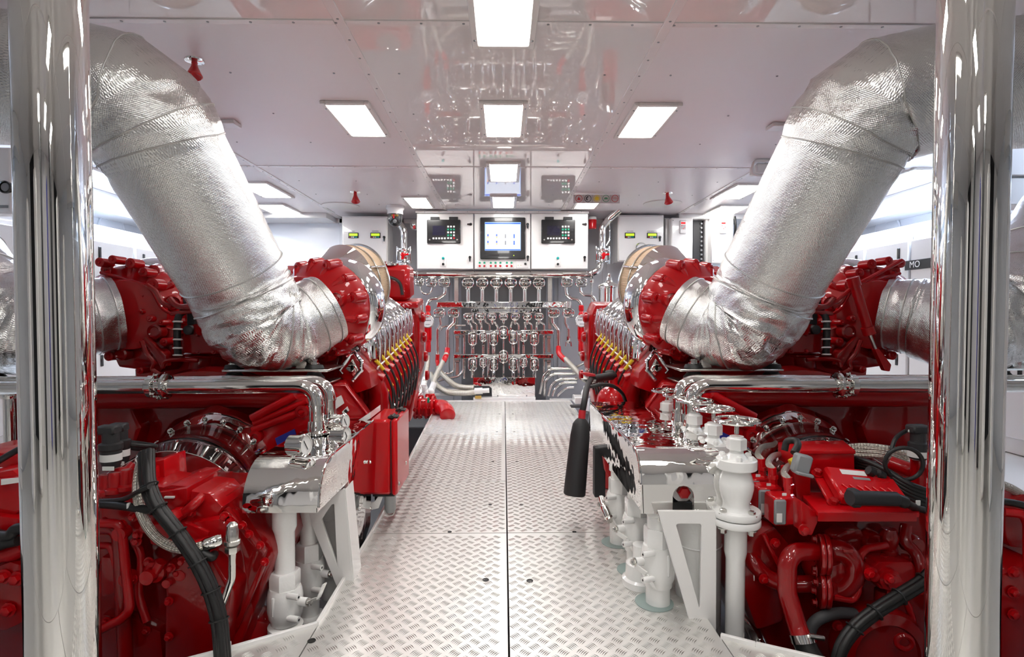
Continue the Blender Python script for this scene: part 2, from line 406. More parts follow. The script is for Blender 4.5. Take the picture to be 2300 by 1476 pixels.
# white edging around the walkway
tr = [[(-.568, 1.68), (-.57, 2.39)], [(-.57, 2.39), (-.70, 6.02)], [(-.568, 1.68), (-.80, 1.54), (-1.18, 1.335)], [(.637, 1.60), (.72, 1.555), (1.18, 1.335)], [(.64, 2.0), (.64, 2.39), (.72, 6.02)], [(-.70, 6.02), (.72, 6.02)]]
for ln in tr:
    for a, b in zip(ln[:-1], ln[1:]):
        d = (V(b) - V(a)); c = (V(a) + V(b)) / 2; R = Mx.Rotation(math.atan2(d.y, d.x), 3, 'Z')
        obj('edge_strip', MB().box((c.x, c.y, -.03), (d.length, .012, .085), .002, R), WHITE, bil)
for s in (-1, 1): obj('side_deck', MB().box((s * 3.0, 4.1, -.02), (1.3, 5.4, .03), .003), ALU, bil)
obj('rear_sump', MB().box((0, 6.5, -.30), (3.4, .8, .02), .003), DARK, bil)
for s in (-1, 1): obj('pit_side', MB().box((s * .60, 3.9, -.42), (.02, 4.1, .7), .002), WHITE, bil)
obj('pit_front_left', MB().box((-2.3, 1.30, -.42), (2.4, .02, .8), .002), WHITE, bil); obj('pit_front_right', MB().box((2.3, 1.30, -.42), (2.4, .02, .8), .002), WHITE, bil)

# ================================================================ CEILING LIGHTS
def lamp(x, y, lx, ly, label, group, cool=False):
    t = thing('ceiling_light', label, 'ceiling light', (x, y, ZC), group)
    fr = MB(); w2 = .027
    for sx in (-1, 1): fr.box((x + sx * (lx / 2 + w2 / 2), y, ZC - .009), (w2, ly + 2 * w2, .018), .003)
    for sy in (-1, 1): fr.box((x, y + sy * (ly / 2 + w2 / 2), ZC - .009), (lx, w2, .018), .003)
    obj('frame', fr, FRAME, t); obj('diffuser', MB().box((x, y, ZC - .006), (lx, ly, .012), .002), DIFC if cool else DIFF, t)
    for sx in (-1, 1):
        for sy in (-1, 1): obj('screw', MB().lathe((x + sx * (lx / 2 + .014), y + sy * (ly / 2 - .05), ZC - .018), (0, 0, -1), [(.006, 0), (.005, .003)], 10), GREY, t)
    return t
LC = 'ceiling lights over the walkway'
for y, l in ((2.155, 'bright ceiling light nearest the camera, cut by top edge of photo'), (3.385, 'second square ceiling light above the walkway'), (4.61, 'third square ceiling light above walkway, before the cabinets'), (5.82, 'last central ceiling light just in front of the monitor cabinet')):
    lamp(0.0, y, .215, .55, l, LC)
LS = 'ceiling lights beside the walkway'
lamp(-.875, 3.395, .215, .54, 'large ceiling light right of the left silver duct', LS); lamp(.86, 3.395, .215, .54, 'large ceiling light left of the right silver duct', LS)
lamp(-.885, 5.86, .215, .54, 'small far ceiling light left above the control cabinets', LS); lamp(.885, 5.86, .215, .54, 'small far ceiling light behind the symbol sign', LS)
LO = 'ceiling lights outboard of the engines'
for s, nm in ((-1, 'left'), (1, 'right')):
    lamp(s * 2.24, 5.30, .26, .6, 'nearer ceiling light beside the %s duct lower bend' % nm, LO); lamp(s * 2.5, 6.25, .3, .55, 'farther ceiling light beside the %s duct lower bend' % nm, LO)
    lamp(s * 3.45, 5.0, .3, 1.1, 'bluish ceiling light above the %s side lockers' % nm, LO, True)
    lamp(s * 3.45, 2.9, .3, 1.1, 'bluish ceiling light hidden above the %s outboard duct' % nm, LO, True)
for y, nm in ((.93, 'just above'), (-.30, 'shortly behind'), (-1.52, 'farthest behind')): lamp(0, y, .215, .55, 'ceiling light %s the camera position' % nm, LC)
for x, nm in ((-.875, 'left'), (.86, 'right')):
    for y, n2 in ((.93, 'above'), (-1.52, 'behind')): lamp(x, y, .215, .54, 'ceiling light %s the camera on the %s' % (n2, nm), LS)

# ================================================================ PILLARS
for px, nm in ((127.5, 'left'), (2173, 'right')):
    p = at(px, 738, 1.2); t = thing('chrome_pillar', 'tall mirror polished steel pillar at the %s edge of the view' % nm, 'pillar', (p.x, p.y, 0))
    obj('column', MB().lathe((p.x, p.y, 0.003), (0, 0, 1), [(.0665, 0), (.0665, ZC - .006)], 64), CHRP, t)
    obj('base_ring', MB().lathe((p.x, p.y, 0.003), (0, 0, 1), [(.085, 0), (.085, .012), (.07, .02)], 40), CHR, t)

# ================================================================ SIDE LOCKERS
for s, nm in ((-1, 'left'), (1, 'right')):
    n = 0
    for k in range(9):
        y0 = 1.2 + k * .58; y1 = y0 + .57; xf = s * 3.45
        t = thing('locker', 'white side locker, %s from the far wall on the %s side' % (('ninth', 'eighth', 'seventh', 'sixth', 'fifth', 'fourth', 'third', 'second', 'first')[k], nm), 'locker', (s * 3.7, (y0 + y1) / 2, 0), 'white lockers along the %s side' % nm)
        pr = [(s * 3.47, 0), (s * 3.47, 1.60)] + [(s * (3.47 + .14 * (1 - math.cos(a))), 1.60 + .14 * math.sin(a)) for a in (.3, .6, .9, 1.2, PI / 2)] + [(s * 4.0, 1.74), (s * 4.0, 0)]
        obj('body', MB().prism([(x, y0, z) for x, z in pr], (0, y1 - y0 + .004, 0)), LOCK, t)
        d = obj('door', MB().box((xf, (y0 + y1) / 2, .84), (.03, .55, 1.46), .008), LOCK, t)
        obj('latch', MB().box((xf - s * .018, y0 + .12, 1.47), (.012, .03, .10), .004), BLKG, d, 'black slot latch')
        obj('lower_latch', MB().box((xf - s * .018, y0 + .12, .55), (.012, .03, .10), .004), BLKG, d, 'black slot latch')
sg = thing('name_plate', 'dark plate lettered MO on the right side lockers beside pillar', 'sign', (3.43, 4.55, 1.36))
obj('board', MB().box((3.432, 4.55, 1.36), (.006, .34, .08), .002), BLKM, sg)
text('MO', 'lettering', .075, (3.426, 4.60, 1.36), (PI / 2, 0, -PI / 2), DIAL, sg)
# gauge panel at far left edge
gp = thing('gauge_panel', 'white panel with row of black gauges beyond the left pillar', 'gauge panel', at(5, 420, 3.0))
a = at(-120, 330, 3.0); c = at(26, 480, 3.0)
obj('panel', MB().box(((a.x + c.x) / 2, 3.05, (a.z + c.z) / 2), (c.x - a.x, .1, a.z - c.z), .01), WHITE, gp)
for px in (-42, -14, 14): 
    p = at(px, 421, 3.0); gg = obj('gauge', MB().lathe(p, NEG, [(.033, -.005), (.033, .012), (.026, .014), (.025, .006), (.0001, .006)], 24, False), BLKG, gp)
    obj('dial_face', MB().lathe(p + V((0, -.007, 0)), NEG, [(.022, 0), (.022, .001)], 20), GREY, gg)
obj('label_strip', MB().box(at(5, 464, 2.995), (.06, .004, .014), .001), GREY, gp)
obj('support', MB().box((a.x - .3, 3.05, 1.5), (.1, .1, 1.2), .01), WHITE, gp)
t = thing('electrical_cabinet', 'grey white wall cabinet beyond the right pillar at photo edge', 'cabinet', at(2290, 420, 3.2))
a = at(2262, 322, 3.2); c = at(2460, 395, 3.2); obj('body', MB().box(((a.x + c.x) / 2, 3.3, (a.z + c.z) / 2), (c.x - a.x, .2, a.z - c.z), .006), LOCK, t)
a = at(2268, 398, 3.2); c = at(2460, 460, 3.2); obj('door', MB().box(((a.x + c.x) / 2, 3.3, (a.z + c.z) / 2), (c.x - a.x, .18, a.z - c.z), .006), LOCK, t)
# ================================================================ BACK WALL EQUIPMENT
YC = 6.3   # front plane of the control cabinets
def ctl_unit(parent, x0, y0, sc=1):
    """black engine controller panel, top-left pixel corner on the cabinet plane"""
    mb = MB(); pxbox(mb, x0, y0 + 6, x0 + 76, y0 + 60, YC - .035, YC - .006, .008); c = obj('controller', mb, BLKG, parent, 'black controller panel with green and white keys')
    for dx in (8, 50): obj('hinge_tab', pxbox(MB(), x0 + dx, y0, x0 + dx + 20, y0 + 8, YC - .03, YC - .008, .002), BLKM, c)
    obj('display', pxbox(MB(), x0 + 13, y0 + 20, x0 + 42, y0 + 42, YC - .037, YC - .034, .001), SCRD, c)
    for r in range(5):
        for k in range(3):
            m = DIAL
            if r == 1 or (r == 3 and k < 2): m = GRN
            if r == 4 and k == 2: m = REDK
            obj('key', pxbox(MB(), x0 + 46 + k * 6.5, y0 + 20 + r * 6.5, x0 + 50 + k * 6.5, y0 + 24 + r * 6.5, YC - .039, YC - .034, .001), m, c)
    for k in range(5): obj('key', pxbox(MB(), x0 + 13 + k * 6.4, y0 + 46.5, x0 + 17 + k * 6.4, y0 + 50.5, YC - .039, YC - .034, .001), DIAL, c)
    for dx in (6.5, 68.5):
        p = at(x0 + dx, y0 + 51.5, YC - .036); obj('key_lock', MB().lathe(p, NEG, [(.011, 0), (.011, .004)], 4), STEEL, c)
def latch(parent, px, py, horiz=False):
    p = at(px, py, YC - .008); mb = MB().lathe(p, NEG, [(.016, 0), (.014, .018)], 14)
    d = V((-.04, 0, 0)) if horiz else V((0, 0, -.05))
    mb.cyl(p + V((0, -.014, 0)), p + V((0, -.014, 0)) + d, .012, .007, 8); obj('latch', mb, BLKG, parent, 'black turn latch')
def plate_px(parent, x0, y0, x1, y1, m=WHITE): return obj('switch_plate', pxbox(MB(), x0, y0, x1, y1, YC - .012, YC - .004, .004), m, parent)
ups = []
for k, (x0, x1, nm) in enumerate(((935.5, 1063.5, 'left white control cabinet with black controller panel'), (1065, 1191.5, 'middle white control cabinet with lit monitor'), (1193, 1321, 'right white control cabinet with black controller panel'))):
    t = thing('control_cabinet', nm, 'cabinet', at((x0 + x1) / 2, 605, YC + .2)); a = at(x0, 479, YC); c = at(x1, 605, YC)
    obj('body', MB().box(((a.x + c.x) / 2, YC + .19, (a.z + c.z) / 2), (c.x - a.x, .36, a.z - c.z), .004), WHITE, t)
    obj('door', pxbox(MB(), x0 + .5, 480, x1 - .5, 604, YC - .008, YC + .012, .005), WHITE, t)
    if k != 1:
        ox = 958.5 if k == 0 else 1216; ctl_unit(t, ox, 487)
        latch(t, x0 + 122, 504, True); latch(t, x0 + 120, 578)
        cx = x0 + 60; sw = plate_px(t, cx - 7, 573.5, cx + 7, 600); p = at(cx, 580, YC - .012); obj('button', MB().lathe(p, NEG, [(.015, 0), (.015, .008), (.011, .01)], 16), TEAL, sw)
        p = at(cx, 593.5, YC - .012); obj('switch_knob', MB().lathe(p, NEG, [(.015, 0), (.013, .016)], 14), BLKG, sw)
    else:
        mo = obj('monitor', pxbox(MB(), 1078.5, 488, 1180, 582, YC - .04, YC - .006, .008), BLKG, t, 'black framed monitor showing a pale blue mimic page')
        obj('screen', pxbox(MB(), 1089, 499, 1169.5, 563, YC - .043, YC - .039, .001), SCRN, mo)
        obj('screen_page', pxbox(MB(), 1091, 504, 1168, 559.5, YC - .0445, YC - .0425, .0003), SCRP, mo)
        obj('screen_bar', pxbox(MB(), 1089.5, 500, 1169, 503.5, YC - .0445, YC - .0425, .0003), SCRB, mo)
        obj('screen_bar', pxbox(MB(), 1089.5, 560, 1169, 562.5, YC - .0445, YC - .0425, .0003), SCRB, mo)
        for r in range(2):
            for q in range(4):
                xx = 1094.5 + q * 19.6; yy = 526 + r * 15
                obj('screen_gauge', pxbox(MB(), xx, yy, xx + 3, yy + 5, YC - .0455, YC - .044, .0003), SCRB if q != 2 else GREY, mo)
                obj('screen_gauge', pxbox(MB(), xx, yy + 5, xx + 3, yy + 9, YC - .0455, YC - .044, .0003), SCRO if q < 2 else SCRB if q == 3 else GREY, mo)
        p = at(1154, 574, YC - .041); obj('power_led', MB().lathe(p, NEG, [(.006, 0), (.005, .002)], 8), LCDG, mo)
        obj('drive_slot', pxbox(MB(), 1088, 571, 1121, 575, YC - .042, YC - .039, .001), BLKM, mo)
        text('\u25e0', 'emblem', .03, at(1129, 482, YC - .009), FRONT, INK, t)
        latch(t, 1185, 504); latch(t, 1185.5, 577)
        for (a0, a1, xs) in ((1072, 1094, (1077.5, 1088)), (1097, 1129, (1102.5, 1113, 1124)), (1133, 1155, (1138.5, 1149))):
            sw = plate_px(t, a0, 585.5, a1, 602)
            for x in xs:
                obj('green_button', MB().lathe(at(x, 590.5, YC - .012), NEG, [(.013, 0), (.011, .009)], 14), GRN, sw)
                obj('white_button', MB().box(at(x, 594, YC - .016), (.024, .010, .014), .002), DIAL, sw)
                obj('red_button', MB().lathe(at(x, 597.5, YC - .012), NEG, [(.013, 0), (.011, .009)], 14), REDK, sw)
        sw = plate_px(t, 1159, 585.5, 1187, 602); obj('switch_knob', MB().lathe(at(1180, 593, YC - .012), NEG, [(.015, 0), (.013, .016)], 14), BLKG, sw)
        for x in (1163.5, 1170): obj('jack', MB().lathe(at(x, 596, YC - .012), NEG, [(.004, 0), (.004, .003)], 8), BRASS, sw)
tm = thing('cabinet_trim', 'white screwed strip joining the control cabinets to the ceiling', 'trim', at(1128, 475, YC))
mb = MB(); pxbox(mb, 933, 473, 1323, 479.5, YC - .02, YC + .03, .002); obj('strip', mb, WHITE, tm)
for k in range(12): obj('screw', MB().lathe(at(954 + k * 32, 476, YC - .02), NEG, [(.004, 0), (.003, .002)], 8), GREY, tm)
# white boxes either side
def white_box(x0, y0, x1, y1, Y, d, label, disp, gauge=None):
    t = thing('wall_box', label, 'box', at((x0 + x1) / 2, y1, Y + d / 2)); obj('body', pxbox(MB(), x0, y0, x1, y1, Y, Y + d, .004), WHITE, t)
    dr = obj('door', pxbox(MB(), x0 + 2, y0 + 2, x1 - 2, y1 - 2, Y - .012, Y + .004, .006), WHITE, t)
    for dx, s1 in disp:
        a = obj('display_unit', pxbox(MB(), dx, 522.5, dx + 23, 535, Y - .02, Y - .008, .003), BLKG, t)
        obj('lit_display', pxbox(MB(), dx + 2, 524.5, dx + 21, 530, Y - .022, Y - .019, .0005), LCDG, a)
        for q in range(5): obj('display_key', pxbox(MB(), dx + 3 + q * 3.6, 531.5, dx + 5.4 + q * 3.6, 533.8, Y - .022, Y - .019, .0005), (REDK, DIAL, DIAL, TEAL, TEAL)[q], a)
        text(s1, 'caption', .012, at(dx + 11.5, 519.6, Y - .013), FRONT, INK, t)
    lp = at(x1 - 8, 533, Y - .01); mb = MB().lathe(lp, NEG, [(.016, 0), (.014, .016)], 12); mb.cyl(lp + V((0, -.012, 0)), lp + V((0, -.012, -.05)), .012, .007, 8); obj('latch', mb, BLKG, t)
    if gauge:
        p = at(*gauge, Y - .01); gg = obj('gauge', MB().lathe(p, NEG, [(.062, 0), (.064, .02), (.056, .03), (.052, .02), (.0001, .02)], 30, False), CHR, t)
        obj('dial_face', MB().lathe(p + V((0, -.0205, 0)), NEG, [(.05, 0), (.05, .001)], 28), DIAL, gg); obj('needle', MB().box(p + V((.008, -.024, -.006)), (.05, .002, .005), .001, Mx.Rotation(.7, 3, 'Y')), INK, gg)
    return t
white_box(768, 486, 871, 590, 6.45, .3, 'white wall box left of the dome camera with two green displays', ((782, 'FANS'), (831.5, 'FIRE DAMPERS')))
white_box(1387.5, 483, 1490, 588, 6.45, .3, 'white wall box above right air filter with two displays and a round gauge', ((1403.5, 'FIRE DAMPERS'), (1453.5, 'ROOM VENTILATION')), (1439.5, 557))
# frequency drives
for x0, x1, nm in ((1508, 1556, 'left white frequency drive with red digits on the back wall'), (1598, 1647, 'right white frequency drive with red digits beside the silver duct')):
    t = thing('frequency_drive', nm, 'drive unit', at((x0 + x1) / 2, 585, 6.5)); b = MB(); pxbox(b, x0, 489, x1, 592, 6.45, 6.72, .012); obj('body', b, WHITE, t)
    obj('side_vents', pxbox(MB(), x0 - 13, 491, x0 - 1, 590, 6.55, 6.72, .004), LOCK, t)
    k = obj('keypad', pxbox(MB(), (x0 + x1) / 2 - 5, 494, (x0 + x1) / 2 + 11, 525, 6.43, 6.46, .01), LOCK, t)
    obj('red_display', pxbox(MB(), (x0 + x1) / 2 - 2, 499, (x0 + x1) / 2 + 7.5, 503, 6.427, 6.431, .0005), LEDR, k)
    for r in range(3):
        for q in range(3): obj('key', pxbox(MB(), (x0 + x1) / 2 - 1.5 + q * 3.4, 506 + r * 3.4, (x0 + x1) / 2 + .8 + q * 3.4, 508 + r * 3.4, 6.427, 6.432, .0005), GREY if (r + q) % 3 else REDK, k)
    for yy in (495, 585): obj('screw', MB().lathe(at(x0 + 4, yy, 6.45), NEG, [(.006, 0), (.004, .003)], 8), GREY, t)
t = thing('cable_duct', 'black vertical cable trunking between the two frequency drives', 'cable trunking', at(1575, 600, 6.6))
obj('trunk', pxbox(MB(), 1557, 486, 1576, 600, 6.6, 6.75, .004), BLKM, t)
for k in range(11): obj('clip', pxbox(MB(), 1574, 490 + k * 10, 1578, 494 + k * 10, 6.58, 6.62, .002), GREY, t)
t = solo('wall_panel_box', pxbox(MB(), 1493, 490, 1506, 592, 6.6, 6.75, .004), LOCK, 'narrow white box left of the left frequency drive', 'box')
t = solo('cable', MB().tube(smooth(ppath((1650, 486, 6.5), (1652, 510, 6.5), (1650, 540, 6.55), (1655, 600, 6.6))), .014, 8), BLK, 'black cable dropping beside right frequency drive', 'cable')
# dome camera
p = at(887.5, 486, 6.1); t = thing('dome_camera', 'black dome camera on white ceiling ring left of the cabinets', 'camera', (p.x, p.y, ZC))
obj('ceiling_ring', MB().lathe((p.x, p.y, ZC), (0, 0, -1), [(.098, 0), (.1, .03), (.085, .05), (.085, .09)], 30), LOCK, t)
zt = ZC - .088
obj('dome', MB().lathe((p.x, p.y, zt), (0, 0, -1), [(.078, 0), (.078, .06)] + [(.078 * math.cos(a), .06 + .078 * math.sin(a)) for a in (.25, .5, .75, 1.0, 1.25, 1.5)], 30), BLKG, t)
obj('lens', MB().lathe((p.x + .01, p.y - .07, zt - .085), (0, -1, -.5), [(.02, 0), (.02, .012), (.012, .014)], 16), GREY, t)
obj('label_strip', MB().box((p.x + .012, p.y - .079, zt - .025), (.07, .004, .022), .001), BRASS, t); obj('warning_tab', MB().box((p.x + .0, p.y - .082, zt - .035), (.016, .004, .045), .001), REDK, t)
# symbol sign
a = at(1288, 420, 5.45); c = at(1392, 457, 5.45)
t = thing('symbol_sign', 'clear hanging sign with five round alarm symbols', 'sign', ((a.x + c.x) / 2, 5.45, ZC))
obj('panel', MB().box(((a.x + c.x) / 2, 5.45, (ZC + c.z) / 2 - .004), (c.x - a.x, .01, ZC - c.z - .01), .002), mat('translucent_panel', (.62, .56, .56), .2, coat=1.), t)
for k, m in enumerate((DRED, INK, YKEY, mat('green_ink', (.1, .35, .18), .5), DRED)):
    p = at(1300 + k * 20.3, 446, 5.443)
    obj('symbol_field', MB().box(p, (.076, .002, .072), .004), mat('sign_pale', (.62, .60, .58), .4), t)
    s1 = obj('symbol_ring', MB().ring(p + V((0, -.002, 0)), (0, 1, 0), .032, .0028, 24, 6), m, t)
    if k == 0: g = MB().prism([p + V((x, -.003, z)) for x, z in ((-.012, -.016), (.012, -.016), (.016, -.004), (.009, .006), (.007, -.002), (.001, .02), (-.008, .004), (-.015, -.004))], (0, -.002, 0))
    elif k == 1: g = MB().ring(p + V((.004, -.004, 0)), (0, 1, 0), .017, .006, 14, 6, PI * .15 + PI / 2, PI * 1.5)
    elif k == 2: g = MB().lathe(p + V((0, -.002, 0)), NEG, [(.022, 0), (.022, .002)], 20)
    elif k == 3: g = MB().prism([p + V((x, -.003, z)) for x, z in ((-.02, -.008), (.02, -.008), (.012, .01), (-.012, .01))], (0, -.002, 0))
    else: g = None; text('CO\u2082', 'symbol_text', .026, p + V((0, -.003, .004)), FRONT, DRED, t); 
    if g: obj('symbol', g, m, s1)
for px in (1300, 1341, 1382): obj('screw', MB().lathe(at(px, 433.5, 5.444), NEG, [(.006, 0), (.005, .003)], 10), GREY, t)
# ceiling fire nozzles / detectors
def horn(px, py, Y, sc, label):
    p = at(px, py, Y); p.z = ZC; t = thing('mist_nozzle', label, 'nozzle', p)
    obj('rose', MB().lathe(p, (0, 0, -1), [(.052 * sc, 0), (.05 * sc, .006), (.02 * sc, .012)], 24), CHR, t)
    obj('stem', MB().cyl(p, p + V((0, 0, -.035 * sc)), .018 * sc, .014 * sc), REDV, t)
    obj('flared_head', MB().lathe(p + V((0, 0, -.025 * sc)), (.12, -.25, -1), [(.016 * sc, 0), (.02 * sc, .02 * sc), (.042 * sc, .075 * sc), (.036 * sc, .08 * sc), (.001, .05 * sc)], 24, False), REDV, t)
horn(437, 152, 2.62, .82, 'large red nozzle under the ceiling beside the left duct')
horn(798, 436, 5.4, 1.0, 'small red nozzle on the ceiling left of the cabinets'); horn(1499, 438, 5.4, 1.0, 'small red nozzle on the ceiling right of the cabinets')
for px, py, nm in ((765, 462, 'left'), (1488, 457, 'right')):
    p = atz(px, py, ZC); solo('ceiling_hatch', MB().lathe((p.x, p.y, ZC), (0, 0, -1), [(.2, 0), (.2, .008), (.18, .012), (.0001, .012)], 36), FRAME, 'round pale ceiling hatch near the far %s corner' % nm, 'hatch')
for px, py, s, nm in ((505, 281, -1, 'left'), (1757, 281, 1, 'right')):
    p = at(px, py, 3.45); p.z = ZC; t = thing('duct_hanger', 'white ceiling hanger plate behind the %s silver duct' % nm, 'bracket', p)
    obj('plate', MB().box(p + V((0, 0, -.012)), (.16, .10, .024), .004), LOCK, t); obj('rod', MB().cyl(p + V((-.03 * -s, 0, -.02)), p + V((-.03 * -s, 0, -.2)), .014), STEEL, t)
t = thing('duct_support_frame', 'white tube frame under the ceiling behind the right duct', 'frame', at(1715, 375, 4.2))
obj('tube_frame', MB().tube(fillet(ppath((1755, 360, 4.2), (1693, 362, 4.2), (1688, 392, 4.2), (1745, 396, 4.2)), .04), .012, 10), LOCK, t)
obj('cover', pxbox(MB(), 1700, 366, 1745, 388, 4.22, 4.35, .01), LOCK, t)

# red alarm bells / beacons by cabinets
t = thing('alarm_beacon', 'red alarm beacon with white cap right of the cabinets', 'beacon', at(1331, 500, 6.5)); p = at(1331, 493, 6.5)
obj('lens', MB().lathe(p, (0, 0, -1), [(.045, 0), (.048, .01), (.045, .11)], 20), REDV, t); obj('cap', MB().lathe(p + V((0, 0, .035)), (0, 0, -1), [(.03, 0), (.046, .01), (.046, .04)], 20), LOCK, t)
t = thing('alarm_bell', 'chrome and red bell left of the control cabinets', 'bell', at(930, 500, 6.5)); p = at(932, 506, 6.5)
obj('gong', MB().lathe(p, NEG, [(.0001, .05), (.03, .045), (.055, .02), (.06, 0)][::-1], 24, False), CHR, t); obj('striker', MB().box(p + V((0, -.05, -.03)), (.03, .02, .04), .004), REDK, t)

# ---- the pipe manifolds
def bent(parent, name, pts, r, m=CHR, fr=.06, n=12): return obj(name, MB().tube(fillet([V(p) for p in pts], fr, 5), r, n), m, parent)
def hvalve(parent, px, py, Y, w=.062, h=.046, tall=False, label=None):
    """valve with a cast rounded oblong hand ring and hub, facing the viewer"""
    p = at(px, py, Y); mb = MB()
    if tall: w, h = h, w
    rr = min(w, h) * .75; pts = []
    for (cx, cz, a0) in ((w - rr, h - rr, 0), (-w + rr, h - rr, 90), (-w + rr, -h + rr, 180), (w - rr, -h + rr, 270)):
        for k in range(4): a = math.radians(a0 + k * 30); pts.append(p + V((cx + rr * math.cos(a), -.05, cz + rr * math.sin(a))))
    mb.tube(pts, .0085, 8, True)
    mb.box(p + V((0, -.05, 0)), (w * 1.9, .010, .012), .002) if not tall else mb.box(p + V((0, -.05, 0)), (.012, .010, h * 1.9), .002)
    v = obj('valve', MB().lathe(p + V((0, .01, 0)), NEG, [(.026, 0), (.03, .008), (.03, .03), (.016, .036), (.016, .05)], 16).box(p + V((0, .01, 0)), (w * 1.35, .035, h * 1.35), .015), CAST, parent, label)
    obj('hand_ring', mb, CHR, v); obj('stem_nut', MB().lathe(p + V((0, -.05, 0)), NEG, [(.015, 0), (.015, .014), (.008, .02)], 6), CHR, v)
    for sx in (-1, 1): obj('bonnet_bolt', MB().bolt(p + V((sx * w * .45, -.01, h * .45 * (1 if not tall else -1))), NEG, .007, .01), CHR, v)
    return v
YM = 6.38
t = thing('pipe_manifold', 'top polished manifold pipe running below the white control cabinets', 'manifold', at(1128, 616, YM))
bent(t, 'header_pipe', ppath((908, 560, YM), (910, 605, YM), (932, 617, YM), (1325, 617, YM), (1347, 606, YM), (1353, 560, YM)), .042, CHR, .12, 18)
for px in (937, 1329): obj('flange', MB().flange(at(px, 617, YM), (1, 0, 0), .055, .02, 6, .006), CHR, t)
for px, sgn in ((908, -1), (1353, 1)):
    p = at(px, 574, YM)
    v = obj('butterfly_valve', MB().lathe(p + V((0, 0, -.06)), (0, 0, 1), [(.05, 0), (.062, .02), (.062, .1), (.05, .12)], 20), CHR, t, 'polished butterfly valve with red handle')
    for dz in (-.075, .065): obj('flange', MB().flange(p + V((0, 0, dz)), (0, 0, 1), .085, .02, 6, .008), CHR, v)
    for dx in (-.075, .075): obj('tie_rod', MB().cyl(p + V((dx, -.03, -.1)), p + V((dx, -.03, .1)), .008, n=8), CHR, v)
    h = MB().lathe(p + V((0, -.06, 0)), NEG, [(.026, 0), (.026, .03), (.018, .035)], 18)
    h.prism([p + V((x, -.07, z)) for x, z in ((-.012, .01), (.065, .018), (.065, -.004), (.02, -.01), (.004, -.05), (-.02, -.05))], (0, -.02, 0)); obj('red_handle', h, REDV, v, 'red valve handle')
bent(t, 'riser_pipe', ppath((908, 560, YM), (907, 515, YM), (893, 498, 6.42), (880, 480, 6.5)), .04, CHR, .1, 16)
bent(t, 'riser_pipe', ppath((1353, 560, YM), (1353, 512, YM), (1368, 492, YM), (1392, 471, 6.3)), .04, CHR, .1, 16)
obj('sense_line', MB().tube(fillet(ppath((1369, 500, YM), (1369, 540, YM), (1362, 552, YM)), .03), .008, 8), CHR, t)
bent(t, 'drain_pipe', ppath((1329, 625, 6.45), (1329, 720, 6.45)), .014, CHR); obj('union', MB().lathe(at(1329, 628, 6.45), (0, 0, -1), [(.025, 0), (.025, .03), (.018, .04)], 6), CHR, t)
for k, px in enumerate((1052, 1083.5, 1115, 1147, 1178.5, 1210)):
    hvalve(t, px, 636, YM); obj('down_pipe', MB().cyl(at(px, 646, YM), at(px, 680, YM), .026, n=16), CHR, t)
    obj('collar', MB().lathe(at(px, 645, YM), (0, 0, -1), [(.04, 0), (.04, .014), (.028, .03)], 16), CHR, t)
for px, w in ((944, .048), (970, .058), (999, .062), (1272, .062), (1304, .062)): hvalve(t, px, 635 if px != 944 else 634, YM, w, .046 if w > .05 else .036)
bent(t, 'branch_pipe', ppath((944, 643, YM), (947, 658, YM), (960, 662, YM), (969, 655, YM), (971, 645, YM)), .011)
bent(t, 'branch_pipe', ppath((1000, 645, YM), (1000, 660, YM), (984, 671, YM), (966, 672, YM), (960, 684, YM), (959, 694, YM)), .022, CHR, .06)
bent(t, 'branch_pipe', ppath((1271, 645, YM), (1272, 662, YM), (1284, 671, YM), (1298, 673, YM), (1305, 682, YM), (1306, 692, YM)), .022, CHR, .06)
bent(t, 'branch_pipe', ppath((1303, 645, YM), (1304, 656, YM), (1312, 663, YM), (1330, 664, YM), (1337, 674, YM), (1338, 690, YM)), .019, CHR, .06)
for px in (1025, 1235):
    f = thing('wall_bracket', 'polished bracket strap hanging %s of the down pipes' % ('left' if px < 1100 else 'right'), 'bracket', at(px, 680, 6.5))
    obj('strap', pxbox(MB(), px - 5, 624, px + 5, 678, 6.46, 6.50, .003), STEEL, f); obj('foot', pxbox(MB(), px - 4, 676, px + 4, 740, 6.5, 6.53, .003), STEEL, f)
t = thing('pipe_manifold', 'wide square second manifold with seven small valves beneath it', 'manifold', at(1130, 690, YM))
obj('header', pxbox(MB(), 980, 677, 1284, 692, YM - .07, YM + .05, .012), CHRS, t); obj('lower_header', pxbox(MB(), 1058, 692.5, 1216, 703, YM - .05, YM + .05, .010), CHRS, t)
obj('end_cap', MB().cyl(at(1277, 692, YM - .08), at(1277, 677, YM - .08), .03, n=16), CHR, t)
for px in (1052, 1079, 1105.5, 1131, 1157, 1184, 1210):
    hvalve(t, px, 711, YM - .04, .046, .036)
    obj('nipple', MB().lathe(at(px, 719, YM - .04), (0, 0, -1), [(.02, 0), (.02, .03), (.013, .05)], 10), CHR, t)
for px, p2 in ((1060, 1052), (1082, 1080), (1118, 1110), (1147, 1150), (1180, 1178), (1205, 1206)): bent(t, 'down_pipe', ppath((p2, 722, YM - .03), (px, 734, YM), (px, 744, YM)), .015)
for px in (1072, 1100, 1165, 1194, 1222): bent(t, 'return_pipe', ppath((px, 742, YM + .05), (px, 728, YM + .05), (px - 10, 724, YM + .05), (px - 10, 700, YM + .05)), .016, CHR, .04)
for px in (988, 1020, 1243, 1276): hvalve(t, px, 703, YM - .02, .062, .046)
bent(t, 'branch_pipe', ppath((988, 711, YM), (990, 728, YM), (983, 740, YM), (983, 797, YM)), .019)
bent(t, 'branch_pipe', ppath((1021, 713, YM), (1021, 724, YM), (1005, 740, YM), (1005, 782, YM)), .024)
bent(t, 'branch_pipe', ppath((1240, 713, YM), (1241, 725, YM), (1254, 742, YM), (1254, 781, YM)), .024)
